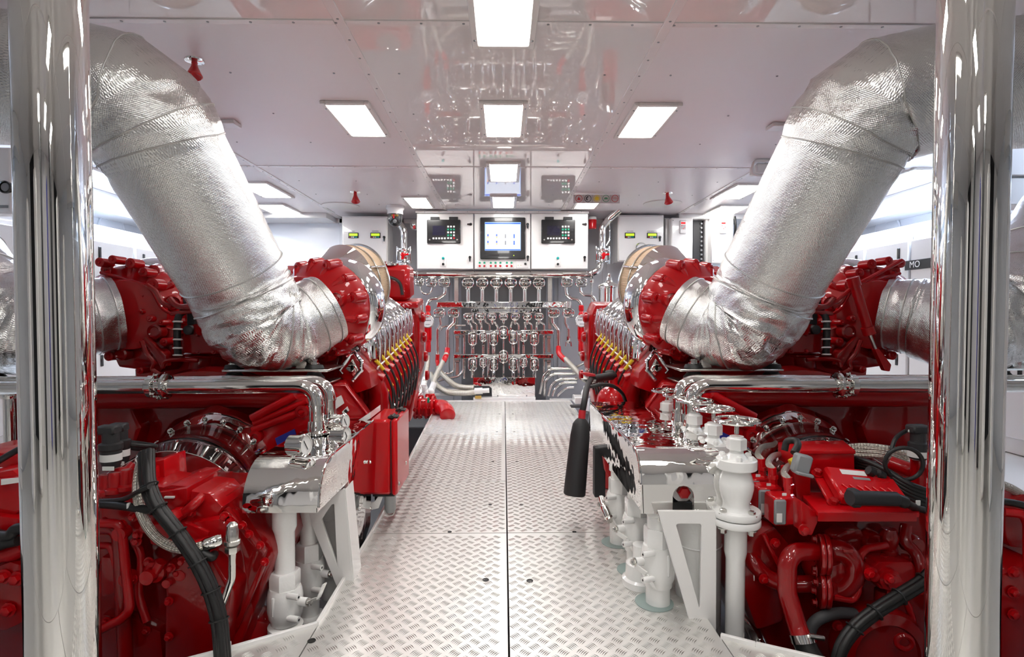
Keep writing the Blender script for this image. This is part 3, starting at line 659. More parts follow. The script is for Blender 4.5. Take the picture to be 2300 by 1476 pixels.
bent(t, 'branch_pipe', ppath((1270, 713, YM), (1270, 725, YM), (1277, 740, YM), (1277, 760, YM)), .018)
obj('hose_fork', MB().lathe(at(1277, 756, YM), (0, 0, -1), [(.022, 0), (.022, .06), (.014, .08)], 8).tube(fillet(ppath((1271, 778, YM), (1272, 768, YM), (1277, 764, YM), (1282, 768, YM), (1283, 778, YM)), .02), .007, 8), CHR, t)
bent(t, 'cross_pipe', ppath((989, 742, YM + .05), (994, 734, YM + .05), (1010, 731, YM + .05), (1046, 731, YM + .05)), .013)
XS = (1062, 1085.5, 1109, 1152.5, 1176, 1200)
for y0, nm in ((746, 'third polished manifold with upright valves, upper of the twin rails'), (800.5, 'fourth polished manifold with upright valves, lower of the twin rails')):
    t = thing('pipe_manifold', nm, 'manifold', at(1130, y0, YM))
    obj('header', pxbox(MB(), 1018, y0 - 5, 1244, y0 + 6, YM - .05, YM + .05, .012), CHRS, t)
    hvalve(t, 1131, y0, YM - .06, .068, .044, True)
    for k, px in enumerate(XS):
        big = k in (0, 2, 3, 5); yv = y0 + (14 if big else 10) + (3 if y0 > 780 else 0)
        if k == 3 and y0 < 780: yv -= 3
        hvalve(t, px, yv, YM - .05, .072 if big else .05, .044 if big else .034, True)
        obj('down_pipe', MB().cyl(at(px, yv, YM + .03), at(px, y0 + 48, YM + .03), .024 if big else .017, n=14), CHR, t)
        obj('drain_cock', MB().lathe(at(px, yv + (15 if big else 12), YM - .05), (0, 0, -1), [(.012, 0), (.012, .025), (.006, .04), (.004, .055)], 8), CHR, t)
    for px in (1043, 1131, 1097, 1165, 1222): obj('down_pipe', MB().cyl(at(px, y0 + 4, YM + .05), at(px, y0 + 50, YM + .05), .013 if px == 1131 else .018, n=12), CHR, t)
    for px in (1027, 1233):
        obj('support_block', pxbox(MB(), px - 5, y0 + 8, px + 5, y0 + 14, YM - .02, YM + .1, .004), STEEL, t)
        obj('support_leg', pxbox(MB(), px - 4, y0 + 14, px + 4, y0 + 46, YM + .02, YM + .05, .004), STEEL, t)
solo('backing_plate', pxbox(MB(), 1036, 626, 1226, 900, 6.62, 6.64, .002), mat('shaded_plate_grey', (.22, .22, .23), .3), 'grey backing plate behind the valve manifolds, darkened for their shadow', 'plate')  # pipe shadow on the wall is painted as this plate's dark tone
# sheet cover at the foot of the manifolds
t = thing('sheet_cover', 'rippled mirror steel cover box at the end of the walkway', 'cover', at(1132, 898, 6.02))
c0 = at(1063, 848, 6.1); c1 = at(1202, 893, 6.1)
obj('front_sheet', MB().prism([at(x, y, 6.1) for x, y in ((1063, 848), (1202, 848), (1201, 892), (1105, 892), (1105, 872), (1099, 867), (1063, 867))], (0, .01, 0), .002), CHRS, t)
obj('top_sheet', MB().box(((c0.x + c1.x) / 2, 6.2, c0.z - .004), (c1.x - c0.x, .19, .008), .003), CHRS, t)
obj('side_sheet', MB().box((c1.x - .005, 6.2, (c0.z + c1.z) / 2), (.01, .19, c0.z - c1.z), .003), CHRS, t)
obj('kick_strip', pxbox(MB(), 1063, 893, 1203, 899, 6.02, 6.1, .003), WHITE, t); obj('name_tag', pxbox(MB(), 1067, 889, 1081, 896, 6.0, 6.03, .002), BRASS, t)
for px in (1118, 1183): obj('screw', MB().lathe(at(px, 889, 6.1), NEG, [(.008, 0), (.006, .003)], 10), GREY, t)
# water meters and hoses
def meter(px, py, Y, s, nm):
    t = thing('water_meter', 'red bodied water meter with round white dial, %s one' % nm, 'water meter', at(px, py, Y)); p = at(px, py, Y)
    obj('dial_case', MB().lathe(p, NEG, [(.06, -.03), (.074, -.02), (.074, .02), (.068, .026), (.066, .018), (.0001, .018)], 32, False), STEEL, t)
    d = obj('dial_face', MB().lathe(p + V((0, -.0185, 0)), NEG, [(.064, 0), (.064, .001)], 32), DIAL, t)
    for k in range(5): obj('digit_window', MB().box(p + V((-.034 + k * .016, -.021, .012)), (.009, .002, .014), .001), INK if k < 5 else REDK, d)
    obj('maker_line', MB().box(p + V((.002, -.021, -.034)), (.05, .002, .004), .0005), INK, d); obj('maker_line', MB().box(p + V((-.01, -.021, .04)), (.03, .002, .004), .0005), INK, d)
    obj('top_union', MB().lathe(p + V((0, .02, .12)), (0, 0, -1), [(.02, -.06), (.03, -.05), (.03, 0), (.022, .01), (.034, .05), (.045, .07)], 16), REDV, t)
    obj('body', MB().lathe(p + V((0, .02, -.06)), (0, 0, -1), [(.035, 0), (.037, .02), (.037, .165), (.03, .17), (.03, .2), (.032, .21), (.032, .28), (.026, .29)], 16), REDV, t)
    obj('filter_box', MB().box(p + V((0, .02, -.135)), (.078, .07, .15), .006), REDB, t)
    return t
meter(961, 722, 6.3, -1, 'left'); meter(1306, 721, 6.3, 1, 'right')
def hose(pts, r, m, label, cat='hose', ends=True, sm=True):
    t = thing('hose', label, cat, pts[-1]); P = smooth(pts) if sm else fillet(pts, .1, 6)
    obj('hose_body', MB().tube(P, r, 14), m, t)
    if ends:
        for p, q in ((P[0], P[1]), (P[-1], P[-2])): d = (q - p).normalized(); obj('end_fitting', MB().lathe(p - d * .01, d, [(r * 1.2, 0), (r * 1.4, .01), (r * 1.4, .04), (r * 1.1, .05)], 12), CHR, t)
    return t
def fit(label_or_parent, pts, r, m, name='fitting'): return obj(name, MB().tube(fillet(pts, .05, 5), r, 14), m, label_or_parent)
t = hose(ppath((961, 800, 6.25), (960, 820, 6.2), (956, 845, 6.1), (953, 858, 6.0)), .026, BRAID, 'braided hose falling from the left water meter', ends=False)
fit(t, ppath((955, 850, 6.05), (951, 866, 5.98), (949, 880, 5.95)), .032, WHITEV)
t = hose(ppath((1003, 795, 6.25), (992, 818, 6.15), (981, 840, 6.05), (973, 862, 5.95)), .028, BRAID, 'braided hose slanting left from red elbow below manifold', ends=False)
fit(t, ppath((1005, 782, 6.3), (1004, 794, 6.28), (1000, 804, 6.2), (996, 812, 6.18)), .031, REDV, 'red_elbow'); fit(t, ppath((975, 860, 5.96), (970, 874, 5.93), (962, 884, 5.9)), .034, WHITEV)
t = hose(ppath((983, 826, 6.3), (997, 845, 6.2), (1020, 864, 6.15), (1040, 870, 6.12), (1065, 871, 6.1)), .03, BRAID, 'upper braided hose curving down to the steel cover box', ends=False)
fit(t, ppath((983, 796, YM), (982, 812, YM), (985, 824, 6.3)), .024, REDV, 'red_elbow')
t = hose(ppath((967, 840, 6.3), (978, 862, 6.15), (1003, 880, 6.08), (1040, 883, 6.05), (1068, 881, 6.04)), .032, BRAID, 'lower braided hose lying along the end of the walkway', ends=False)
fit(t, ppath((1066, 879, 6.03), (1084, 878, 6.03)), .036, WHITEV); fit(t, ppath((1084, 878, 6.03), (1099, 877, 6.03)), .026, WHITEV)
t = hose(ppath((1269, 806, 6.25), (1284, 822, 6.15), (1299, 838, 6.05), (1312, 852, 5.95), (1330, 860, 5.9)), .029, BRAID, 'braided hose slanting right from red elbow below manifold', ends=False)
fit(t, ppath((1254, 780, YM), (1255, 793, 6.32), (1262, 802, 6.28), (1271, 810, 6.24)), .031, REDV, 'red_elbow')
t = hose(ppath((1304, 795, 6.3), (1312, 805, 6.2), (1320, 820, 6.1), (1325, 845, 6.0)), .03, BRAID, 'short braided hose falling from the right water meter', ends=False)
fit(t, ppath((1325, 842, 6.0), (1327, 860, 5.95), (1320, 876, 5.9)), .034, WHITEV)
# chrome bends, lower right and lower left
for k, (xa, ya, xb_, yb_, xc) in enumerate(((1213, 885, 1222, 828, 1298), (1222, 890, 1226, 840, 1300), (1232, 890, 1238, 852, 1298), (1241, 890, 1246, 860, 1296), (1252, 890, 1256, 871, 1290))):
    solo('bent_pipe', MB().tube(fillet(ppath((xa, ya, 6.3 - k * .02), (xb_, yb_ + 14, 6.3 - k * .02), (xb_ + 16, yb_, 6.3 - k * .02), (xc, yb_ - 1, 6.25 - k * .02)), .11, 7), .019 - k * .001, 12), CHR,
         ('topmost', 'second', 'third', 'fourth', 'lowest')[k] + ' bent chrome pipe right of the steel cover box', 'pipe', 'nested bent chrome pipes')
solo('bent_pipe', MB().tube(fillet(ppath((1290, 828, 6.2), (1312, 815, 6.1)), .05), .015, 10), CHR, 'short sloping chrome pipe under the right water meter', 'pipe')
for k, (pts, nm) in enumerate(((((1020, 800), (1020, 832), (1010, 840), (995, 838), (980, 852)), 'left chrome pipe hooked under the manifold bracket'), (((1041, 806), (1041, 832), (1030, 846), (1005, 850), (985, 856)), 'right chrome pipe hooked under the manifold bracket'))):
    solo('bent_pipe', MB().tube(fillet([at(x, y, 6.35) for x, y in pts], .09, 6), .013, 10), CHR, nm, 'pipe')
for k, (x0, x1, y) in enumerate(((975, 1060, 885), (985, 1060, 874), (1235, 1300, 897))): solo('deck_rail', pxbox(MB(), x0, y, x1, y + 4, 6.12, 6.2, .002), WHITE, ('white rail under the braided hoses', 'pale rail behind the braided hoses', 'white rail right of the steel cover box')[k], 'rail')
# red butterfly valve at left of the walkway end and white valve cluster
t = thing('sea_valve', 'red flanged valve at left end of the walkway', 'valve', at(940, 915, 5.3))
p0 = at(928, 913, 5.3); p1 = at(985, 917, 5.3)
obj('body', MB().cyl(p0, p1, .085, n=24), REDV, t)
for px in (935, 945, 960, 972): obj('flange', MB().flange(at(px, 914, 5.3), p1 - p0, .115, .022, 8, .009), REDV, t)
obj('outlet', MB().tube(smooth([at(974, 916, 5.3), at(990, 915, 5.25), at(1002, 922, 5.1), at(1006, 935, 5.0)]), [.075] * 12 + [.07] * 12 + [.05], 18), REDV, t)
obj('lever', MB().box(at(966, 888, 5.3), (.09, .03, .03), .006).cyl(at(964, 905, 5.3), at(964, 885, 5.3), .025), REDV, t); obj('green_tag', MB().box(at(962, 899, 5.17), (.02, .005, .05), .002), GRN, t)
t = thing('valve_cluster', 'white valve cluster standing left of the walkway end', 'valve', at(955, 890, 5.7))
mb = MB()
for (x, y, r) in ((950, 872, .05), (958, 884, .045), (945, 890, .05), (968, 880, .04), (940, 878, .04)): mb.ball(at(x, y, 5.75), r, 14)
mb.cyl(at(936, 886, 5.75), at(972, 884, 5.75), .03); obj('body', mb, WHITEV, t); obj('handle', MB().box(at(950, 866, 5.68), (.08, .02, .02), .005), WHITEV, t)
t = thing('valve_cluster', 'white valve fitting beside the right end of the walkway', 'valve', at(1318, 895, 5.5))
mb = MB(); mb.cyl(at(1316, 925, 5.5), at(1318, 868, 5.6), .035); mb.ball(at(1317, 884, 5.55), .055, 14); obj('body', mb, WHITEV, t); obj('foot', pxbox(MB(), 1291, 893, 1316, 908, 5.4, 5.6, .006), WHITEV, t)
# chrome drain tube on the left column
solo('drain_tube', MB().tube(fillet(ppath((949, 675, 5.5), (948, 735, 5.5), (940, 800, 5.5), (936, 845, 5.4), (947, 880, 5.3), (935, 892, 5.25), (922, 895, 5.2)), .06, 6), .014, 12), CHR, 'thin chrome tube descending beside the left engine rear', 'pipe')
# strainer vessel on right
t = thing('strainer_vessel', 'polished strainer vessel between manifold and the right engine', 'vessel', at(1368, 690, 5.6)); p = at(1368, 686, 5.6)
obj('shell', MB().lathe(p, (0, 0, 1), [(.11, -.01), (.115, 0), (.105, .005), (.105, .17), (.115, .175), (.115, .19), (.1, .205), (.04, .235), (.035, .25)], 32), CHR, t)
obj('vent_cap', MB().lathe(p + V((0, 0, .25)), (0, 0, 1), [(.03, 0), (.03, .03), (.018, .04), (.02, .06), (.01, .07)], 10), CHR, t)
obj('base_pipe', MB().lathe(p, (0, 0, -1), [(.08, 0), (.07, .1), (.07, .35)], 24), REDV, t)
obj('inlet_pipe', MB().tube(fillet(ppath((1338, 690, 5.65), (1340, 705, 5.62), (1352, 708, 5.6)), .04), .03, 12), CHR, t)
# thermometer style chrome horns
t = thing('air_horn', 'angled chrome nozzle between manifold and the right engine', 'nozzle', at(1330, 730, 5.6))
obj('bell', MB().lathe(at(1338, 748, 5.6), at(1326, 706, 5.4) - at(1338, 748, 5.6), [(.012, 0), (.02, .08), (.038, .17), (.04, .2)], 20), CHR, t); obj('stem', MB().cyl(at(1322, 960, 5.65), at(1337, 745, 5.6), .016), CHR, t)
# ================================================================ ENGINES (written for the left one; the right one is its mirror image)
MIR = {-1: Mx.Identity(4), 1: Mx.Translation((.012, 0, 0)) @ Mx.Scale(-1, 4, (1, 0, 0))}
LM = Mx.Translation((-1.33, 2.75, .95)) @ Mx.Rotation(math.radians(7.0), 4, 'X')
def turbo(eng, c, d, dd, g=1.):
    """turbocharger: red turbine housing with bosses, chrome compressor cover; c centre, d axis away from the viewer"""
    d = V(d).normalized(); u, w_, _ = basis(d)
    t = obj('turbocharger', MB().lathe(c, d, [(.165, -.15), (.17, -.14), (.165, -.11), (.18, -.09), (.215, -.06), (.234, -.02), (.238, .015), (.232, .05), (.20, .07), (.15, .09)], 44), RED, eng)
    for k in range(14):
        a = 2 * PI * k / 14 + .2; e = u * math.cos(a) + w_ * math.sin(a); L = .02 + .012 * (k % 3); rr = .022 + .005 * (k % 2)
        mb = MB(); mb.lathe(c + e * (.226 + .006 * (k % 2)) - d * .022, d, [(rr * .7, -L), (rr, -L + .006), (rr * 1.15, .035), (rr, .045)], 14)
        mb.tube([c + e * .16 - d * .085, c + e * .215 - d * .05, c + e * .235], [.014, .02, .012], 8)
        bz = obj('boss', mb, RED, t)
        obj('bolt', MB().lathe(c + e * (.226 + .006 * (k % 2)) - d * (.022 + L), -d, [(rr * .55, 0), (rr * .55, .006), (rr * .3, .007), (rr * .3, .002), (.0001, .002)], 8, False), RED, bz)
    for k, (a, r) in enumerate(((-.3, .036), (1.15, .03), (2.6, .034))):
        e = u * math.cos(a) + w_ * math.sin(a); p = c + e * .185 - d * .09
        obj('plug_boss', MB().lathe(p, -d + e * .35, [(r, -.02), (r * 1.05, .03), (r * .85, .036), (r * .8, .036), (r * .7, .024), (r * .35, .026), (r * .3, .034), (.0001, .034)], 20, False), RED, t)
    c2 = c + dd
    obj('compressor_cover', MB().lathe(c2, d, [(.15, -.06), (.20, -.05), (.224, -.025), (.234, .015), (.226, .05), (.20, .075), (.15, .09), (.12, .13)], 52) if g == 1 else MB().lathe(c2, d, [(.15, -.06), (.20, -.05), (.222, -.025), (.228, .015), (.22, .05), (.19, .075), (.12, .09)], 52), CHRB, t, 'polished chrome compressor cover')
    return t
def airfilter(eng, c, d):
    d = V(d).normalized(); f = obj('air_filter', MB().lathe(c, d, [(.218, 0), (.220, .004), (.220, .125), (.218, .129)], 60), FILT, eng, 'tan pleated paper air filter')
    obj('cone', MB().lathe(c, d, [(.115, -.17), (.13, -.165), (.222, -.008), (.228, .002), (.222, .006)], 52), CHRP, f, 'polished cone')
    obj('wire_band', MB().ring(c + d * .06, d, .2235, .004, 52, 6), STEEL, f); obj('back_plate', MB().lathe(c + d * .127, d, [(.224, 0), (.232, .003), (.232, .01), (.1, .02)], 52), STEEL, f)
    u, w_, _ = basis(d); e = (V((1, 0, .45)) - d * d.dot(V((1, 0, .45)))).normalized(); obj('clip', MB().box(c + e * .23 + d * .06, (.03, .05, .008), .003).cyl(c + e * .232 - d * .0, c + e * .232 + d * .12, .006), CHR, f)
def engine(s):
    nm = 'left' if s < 0 else 'right'
    MB.M = MIR[s]
    eng = thing('engine', 'big glossy red V engine with chrome cylinder covers on the %s of the walkway' % nm, 'engine', (-1.33, 3.5, -.35))
    MB.M = MIR[s] @ LM
    pr = [(-.36, -1.25), (.36, -1.25), (.42, -.95), (.50, -.62), (.58, -.50), (.58, -.30), (.33, .02), (.12, -.10), (-.12, -.10), (-.33, .02), (-.58, -.30), (-.58, -.50), (-.50, -.62), (-.42, -.95)]
    obj('block', MB().prism([(x, .12, z) for x, z in pr], (0, 1.35, 0), .008), RED, eng)
    n = 9; pitch = .128
    for q in (1, -1):
        for k in range(n):
            y = .13 + k * pitch
            pf = [(.33, .06), (.36, .075), (.565, -.085), (.615, -.13), (.635, -.17), (.635, -.27), (.60, -.28), (.56, -.22), (.33, -.03)]
            mb = MB().prism([(q * x, y, z) for x, z in pf], (0, .098, 0), .010)
            cv = obj('cylinder_cover', mb, CHRB, eng, 'mirror chrome cylinder cover' if q > 0 else None)
            if q > 0:
                obj('cover_rib', MB().tube([(.35, y + .049, .084), (.57, y + .049, -.078), (.628, y + .049, -.13), (.645, y + .049, -.18), (.645, y + .049, -.26)], .013, 8), CHRB, cv)
                for yy in (.016, .084): obj('cover_bolt', MB().bolt((.585, y + yy, -.098), (.6, 0, .75), .008, .010), CHRB, cv)
                obj('cover_bolt', MB().bolt((.42, y + .084, .032), (.6, 0, .75), .008, .010), CHRB, cv)
                obj('link_pipe', MB().tube(fillet([(.655, y + .11, -.12), (.665, y + .11, -.20), (.655, y + .11, -.31)], .03, 3), .012, 10), CHRB, cv)
                for zz in (-.12, -.22): obj('cover_bolt', MB().bolt((.636, y + .085, zz), (1, 0, .1), .008, .012), CHRB, cv)
        if q < 0: continue
        for k in range(n):   # cylinder side castings
            y = .19 + k * pitch
            obj('cylinder_casting', MB().tube([(.585, y, -.28), (.63, y + .008, -.36), (.655, y + .012, -.46), (.65, y + .012, -.58), (.60, y, -.70), (.52, y, -.80)], [.035, .048, .055, .056, .052, .04], 14), RED, eng)
            obj('casting_rib', MB().tube([(.63, y + .058, -.33), (.69, y + .06, -.46), (.685, y + .06, -.62), (.60, y + .055, -.76)], .016, 8), RED, eng)
            obj('stud', MB().bolt((.705, y + .012, -.56), (1, 0, -.15), .012, .016), CHR, eng)
            if k < 8:
                obj('plug_boss', MB().cyl((.60, y, -.33), (.69, y, -.37), .026, .022), REDB, eng)
                ld = obj('ignition_lead', MB().tube(smooth([(.655, y - .02, -.27), (.69, y + .02, -.34), (.72, y + .06, -.45), (.725, y + .02, -.56), (.71, y - .04, -.64)], 6), .0062, 8), BLK, eng, 'black ignition lead')
                a, b = V((.655, y - .02, -.27)), V((.685, y + .01, -.325)); obj('sleeve', MB().tube([a, b], .0098, 10), YEL, ld, 'yellow sleeve')
                ld = obj('ignition_lead', MB().tube(smooth([(.66, y + .03, -.40), (.70, y + .04, -.46), (.725, y + .0, -.56), (.715, y - .05, -.66)], 6), .006, 8), BLK, eng, 'black ignition lead')
                obj('sleeve', MB().tube([V((.675, y + .032, -.415)), V((.700, y + .035, -.455))], .0098, 10), YEL, ld, 'yellow sleeve')
    obj('lead_rail', MB().box((.668, .74, -.305), (.008, 1.2, .016), .002, Mx.Rotation(.4, 3, 'Y')), WHITE, eng, 'pale metal rail')
    # rear gear case and coolant tank
    obj('gear_case', MB().prism([(x, 1.36, z) for x, z in ((-.62, -1.0), (.62, -1.0), (.70, -.6), (.71, -.22), (.66, -.10), (-.66, -.10), (-.71, -.22), (-.70, -.6))], (0, .26, 0), .02), RED, eng)
    for z in (-.9, -.7, -.5, -.3, -.16): obj('case_bolt', MB().bolt((.66, 1.355, z), (0, -1, 0), .011, .012), RED, eng)
    if s < 0:
        obj('coolant_tank', MB().box((.42, 1.42, .06), (.46, .24, .26), .035), RED, eng)
        obj('tank_base', MB().box((.44, 1.42, -.095), (.54, .28, .05), .01), RED, eng); obj('tank_cap', MB().lathe((.5, 1.40, .19), (0, 0, 1), [(.09, 0), (.09, .012), (.06, .016)], 20), CHR, eng)
        for k in range(5): obj('tank_bolt', MB().bolt((.46 + .05 * math.cos(k * 1.25), 1.4 + .06 * math.sin(k * 1.25), .204), (0, 0, 1), .008, .01), CHR, eng)
        obj('tank_hose', MB().tube(smooth([(.22, 1.295, .10), (.36, 1.28, .12), (.5, 1.285, .11), (.58, 1.29, .07), (.60, 1.29, -.02)]), .011, 8), BLK, eng, 'black hose across tank')
    obj('rear_casting', MB().box((.62, 1.30, -.30), (.12, .10, .32), .03).box((.60, 1.28, -.58), (.14, .12, .16), .03), REDD, eng)
    for k in range(4): obj('case_lug', MB().lathe((.715, 1.42 + k * .05, -.2 - k * .16), (1, 0, 0), [(.04, 0), (.04, .02), (.03, .028)], 14), RED, eng)
    # charge air cooler in the valley
    obj('charge_cooler', MB().box((0, .95, .04), (.46, 1.0, .26), .03), RED, eng)
    for k in range(6): obj('cooler_rib', MB().box((0, .52 + k * .17, .175), (.48, .02, .02), .004), RED, eng)
    # crossover and outer plumbing in front of the valley, written at their places in the world
    MB.M = MIR[s]
    dI = V((.42, .9, .12)); dO = V((-.30, .93, .12))
    turbo(eng, at(728, 694, 2.74), dI, dI.normalized() * .14 + V((.0, 0, .012))); turbo(eng, at(308, 700, 2.82), dO, at(352, 672, 3.10) - at(308, 700, 2.82), .9)
    airfilter(eng, at(770, 640, 3.2), (.45, .88, .12))
    airfilter(eng, at(385, 655, 3.55), (-.1, .95, .1))
    for (x0, y0, x1, y1, Ya, Yb) in ((405, 748, 486, 796, 2.62, 2.9), (386, 690, 470, 742, 2.85, 3.1), (412, 796, 466, 806, 2.66, 2.86), (470, 700, 640, 830, 3.0, 3.3), (250, 640, 300, 700, 3.1, 3.4)):
        obj('control_block', pxbox(MB(), x0, y0, x1, y1, Ya, Yb, .008), REDD, eng)
    for px, py in ((410, 753), (480, 753), (410, 790), (480, 790), (445, 753), (445, 790)): obj('block_bolt', MB().bolt(at(px, py, 2.62), NEG, .008, .01), REDD, eng)
    cb = obj('solenoid', MB().box(at(437, 717, 2.66), (.045, .06, .06), .006).cyl(at(437, 727, 2.66), at(437, 740, 2.66), .014), BLKM, eng, 'black solenoid')
    obj('solenoid_knob', MB().lathe(at(430, 741, 2.62), NEG, [(.022, 0), (.022, .03), (.016, .034)], 14), BLKM, cb); obj('valve_neck', MB().cyl(at(452, 741, 2.62), at(428, 741, 2.66), .028), REDD, eng)
    obj('riser', MB().lathe(at(445, 850, 2.75), at(452, 796, 2.75) - at(445, 850, 2.75), [(.075, 0), (.078, .02), (.05, .035), (.046, .12)], 24), REDD, eng)
    for (p, r) in ((((405, 690), (440, 686), (480, 684), (520, 690)), .012), (((385, 705), (430, 700), (470, 703), (520, 712)), .010), (((380, 670), (400, 688), (440, 692), (500, 700)), .014), (((318, 766), (330, 795), (345, 815), (343, 830), (360, 842)), .010), (((365, 826), (372, 812), (400, 808), (445, 810)), .010), (((330, 640), (350, 655), (365, 680), (385, 690)), .011), (((560, 800), (590, 812), (620, 818)), .014)):
        obj('small_pipe', MB().tube(smooth([at(x, y, 2.6) for x, y in p]), r, 8), REDD, eng)
    obj('wiring', MB().tube(smooth(ppath((400, 800, 2.58), (398, 760, 2.58), (400, 715, 2.6), (415, 698, 2.62), (440, 688, 2.65))), .016, 10), BLK, eng, 'black wiring with white ties')
    obj('wiring', MB().tube(smooth(ppath((432, 660, 2.7), (418, 672, 2.68), (424, 684, 2.66), (445, 690, 2.66))), .014, 10), BLK, eng, 'black wiring')
    for py in (723, 740, 763, 782, 798): obj('cable_tie', MB().ring(at(399, py, 2.58), (0, .1, 1), .018, .004, 14, 6), WHITE, eng)
    # support foot of outboard turbo, lower bosses
    obj('turbo_foot', MB().prism([at(x, y, 2.75) for x, y in ((245, 690), (390, 740), (385, 800), (360, 838), (265, 826), (240, 770))], (0, .3, 0), .02), REDD, eng)
    for (x, y, r) in ((291, 682, .04), (355, 745, .035), (362, 800, .038), (280, 795, .03)): obj('foot_boss', MB().lathe(at(x, y, 2.72), NEG, [(r, -.02), (r * 1.1, .0), (r, .03), (r * .75, .035), (r * .6, .028), (.0001, .028)], 20, False), REDD, eng)
    obj('housing_ridge', MB().tube(smooth([at(x, y, 2.70) for x, y in ((226, 612), (262, 622), (310, 636), (340, 652), (362, 690), (384, 706))]), .008, 8), RED, eng)
    for (x, y, r, L) in ((232, 590, .022, .05), (262, 584, .02, .06), (300, 592, .024, .05), (330, 612, .022, .06), (348, 640, .03, .04), (372, 768, .02, .03), (318, 832, .018, .03), (250, 800, .022, .04), (340, 716, .016, .03), (322, 700, .012, .03), (366, 725, .014, .03)):
        pb = obj('housing_boss', MB().lathe(at(x, y, 2.70), NEG, [(r, -.05), (r, L * .5), (r * .8, L * .5 + .004), (r * .5, L * .5 + .005), (.0001, L * .5 + .002)], 16, False), RED, eng); obj('boss_bolt', MB().bolt(at(x, y, 2.70) + V((0, -L * .5 - .002, 0)), NEG, r * .4, .008), RED, pb)
    for k in range(6): obj('cast_letter', MB().box(at(296 + k * 5, 640 + k * 5, 2.69), (.006, .006, .012), .001, Mx.Rotation(.5, 3, 'Y')), RED, eng)
    if s > 0:
        obj('actuator', MB().cyl(at(334, 634, 2.56), at(300, 745, 2.56), .021, n=16).cyl(at(338, 622, 2.56), at(332, 642, 2.56), .028, n=16).cyl(at(304, 735, 2.56), at(298, 752, 2.56), .027, n=16), RED, eng); obj('actuator_rod', MB().cyl(at(298, 752, 2.56), at(282, 792, 2.56), .008), STEEL, eng)
        obj('actuator_link', MB().prism([at(x, y, 2.55) for x, y in ((286, 786), (276, 784), (246, 822), (250, 838), (262, 836))], (0, .03, 0), .006), RED, eng); obj('actuator_stay', MB().tube([at(395, 690, 2.6), at(330, 640, 2.58), at(222, 582, 2.6)], .009, 8), RED, eng)
    obj('brace_bar', MB().prism([at(x, y, 2.66) for x, y in ((318, 762), (328, 756), (372, 800), (378, 822), (360, 826), (350, 806))], (0, .03, 0), .006), REDD, eng)
    obj('turbo_pedestal', MB().prism([at(x, y, 2.85) for x, y in ((640, 800), (765, 800), (745, 870), (660, 880))], (0, .3, 0), .02), REDD, eng)
    # chrome lifting bracket and lower red housings by the heads
    hb = obj('chrome_bracket', MB().tube([at(x, y, 2.74) for x, y in ((778, 800), (796, 790), (812, 812), (812, 832), (792, 856))], .010, 8).tube([at(x, y, 2.74) for x, y in ((792, 790), (764, 832), (770, 840))], .008, 8), CHRB, eng)
    obj('head_end', MB().prism([at(x, y, 2.76) for x, y in ((760, 842), (790, 792), (830, 838), (835, 872), (800, 884))], (0, .16, 0), .01), RED, eng)
    obj('head_window', MB().prism([at(x, y, 2.755) for x, y in ((778, 828), (793, 806), (806, 830), (796, 846))], (0, -.008, 0), .001), CHR, eng)
    # slanted service cover with its labels
    sv = obj('service_cover', MB().prism([at(*q) for q in ((741, 862, 2.56), (776, 860, 2.62), (836, 944, 2.62), (750, 948, 2.56))], (-.05, .20, .0), .008), RED, eng)
    obj('cover_lip', MB().tube([at(*q) for q in ((746, 868, 2.545), (775, 866, 2.605), (829, 939, 2.605), (754, 941, 2.545))], .006, 8, True), RED, sv)
    for q in (((748, 897), (766, 888), (773, 906), (753, 920)), ((768, 925), (780, 913), (784, 922), (771, 934))):
        obj('paper_label', MB().prism([at(x, y, 2.535 + (x - 741) * .0012) for x, y in q], (0, .003, 0)), PAPER, sv, 'white paper label')
    obj('label_bars', MB().box(at(777, 924, 2.545), (.014, .002, .016), .0005, Mx.Rotation(-.7, 3, 'Y')), INK, sv)
    # round ribbed housing (filter) leaning behind the chrome pipes
    rh = obj('ribbed_housing', MB().prism([at(x, y, 2.3) for x, y in ((566, 938), (600, 912), (640, 893), (686, 880), (712, 915), (712, 952), (600, 1026), (578, 1000))], (0, .30, .02), .015), REDB, eng)  # brighter red carries the light falling on the housing
    for (a, b, r) in (((566, 940), (664, 888), .018), ((570, 952), (690, 900), .012), ((568, 966), (700, 916), .016), ((578, 1000), (600, 1026), .012)):
        obj('housing_rib', MB().tube([at(*a, 2.29), at(*b, 2.29)], r, 10), REDB, rh)
    for (x, y) in ((576, 980), (680, 924)): obj('housing_boss', MB().lathe(at(x, y, 2.29), NEG, [(.028, -.01), (.026, .018), (.014, .02), (.012, .012), (.0001, .012)], 18, False), RED, rh)
    bp = obj('blue_plate', MB().prism([at(x, y, 2.285) for x, y in ((619, 984), (662, 963), (666, 976), (624, 1000))], (0, -.006, 0)), BLUE, rh, 'blue enamel maker plate')
    # cross beam, flywheel housing
    obj('cross_beam', MB().cyl(at(60, 896, 2.42), at(640, 893, 2.42), .045, n=24), RED, eng)
    fh = obj('flywheel_housing', MB().lathe(at(470, 1090, 2.55), (0, 1, .12), [(.50, 0), (.53, .02), (.53, .12), (.45, .16), (.4, .30)], 48), REDD, eng)
    for k in range(16): a = 2 * PI * k / 16; obj('housing_bolt', MB().bolt(at(470, 1090, 2.55) + V((.50 * math.cos(a), -.0, .50 * math.sin(a))), (0, -1, 0), .012, .014), REDD, fh)
    for (x0, y0, x1, y1, Ya) in ((225, 905, 330, 960, 2.5), (300, 915, 390, 1010, 2.62), (560, 1010, 640, 1060, 2.6)):
        obj('mount_casting', pxbox(MB(), x0, y0, x1, y1, Ya, Ya + .3, .03), REDD, eng)
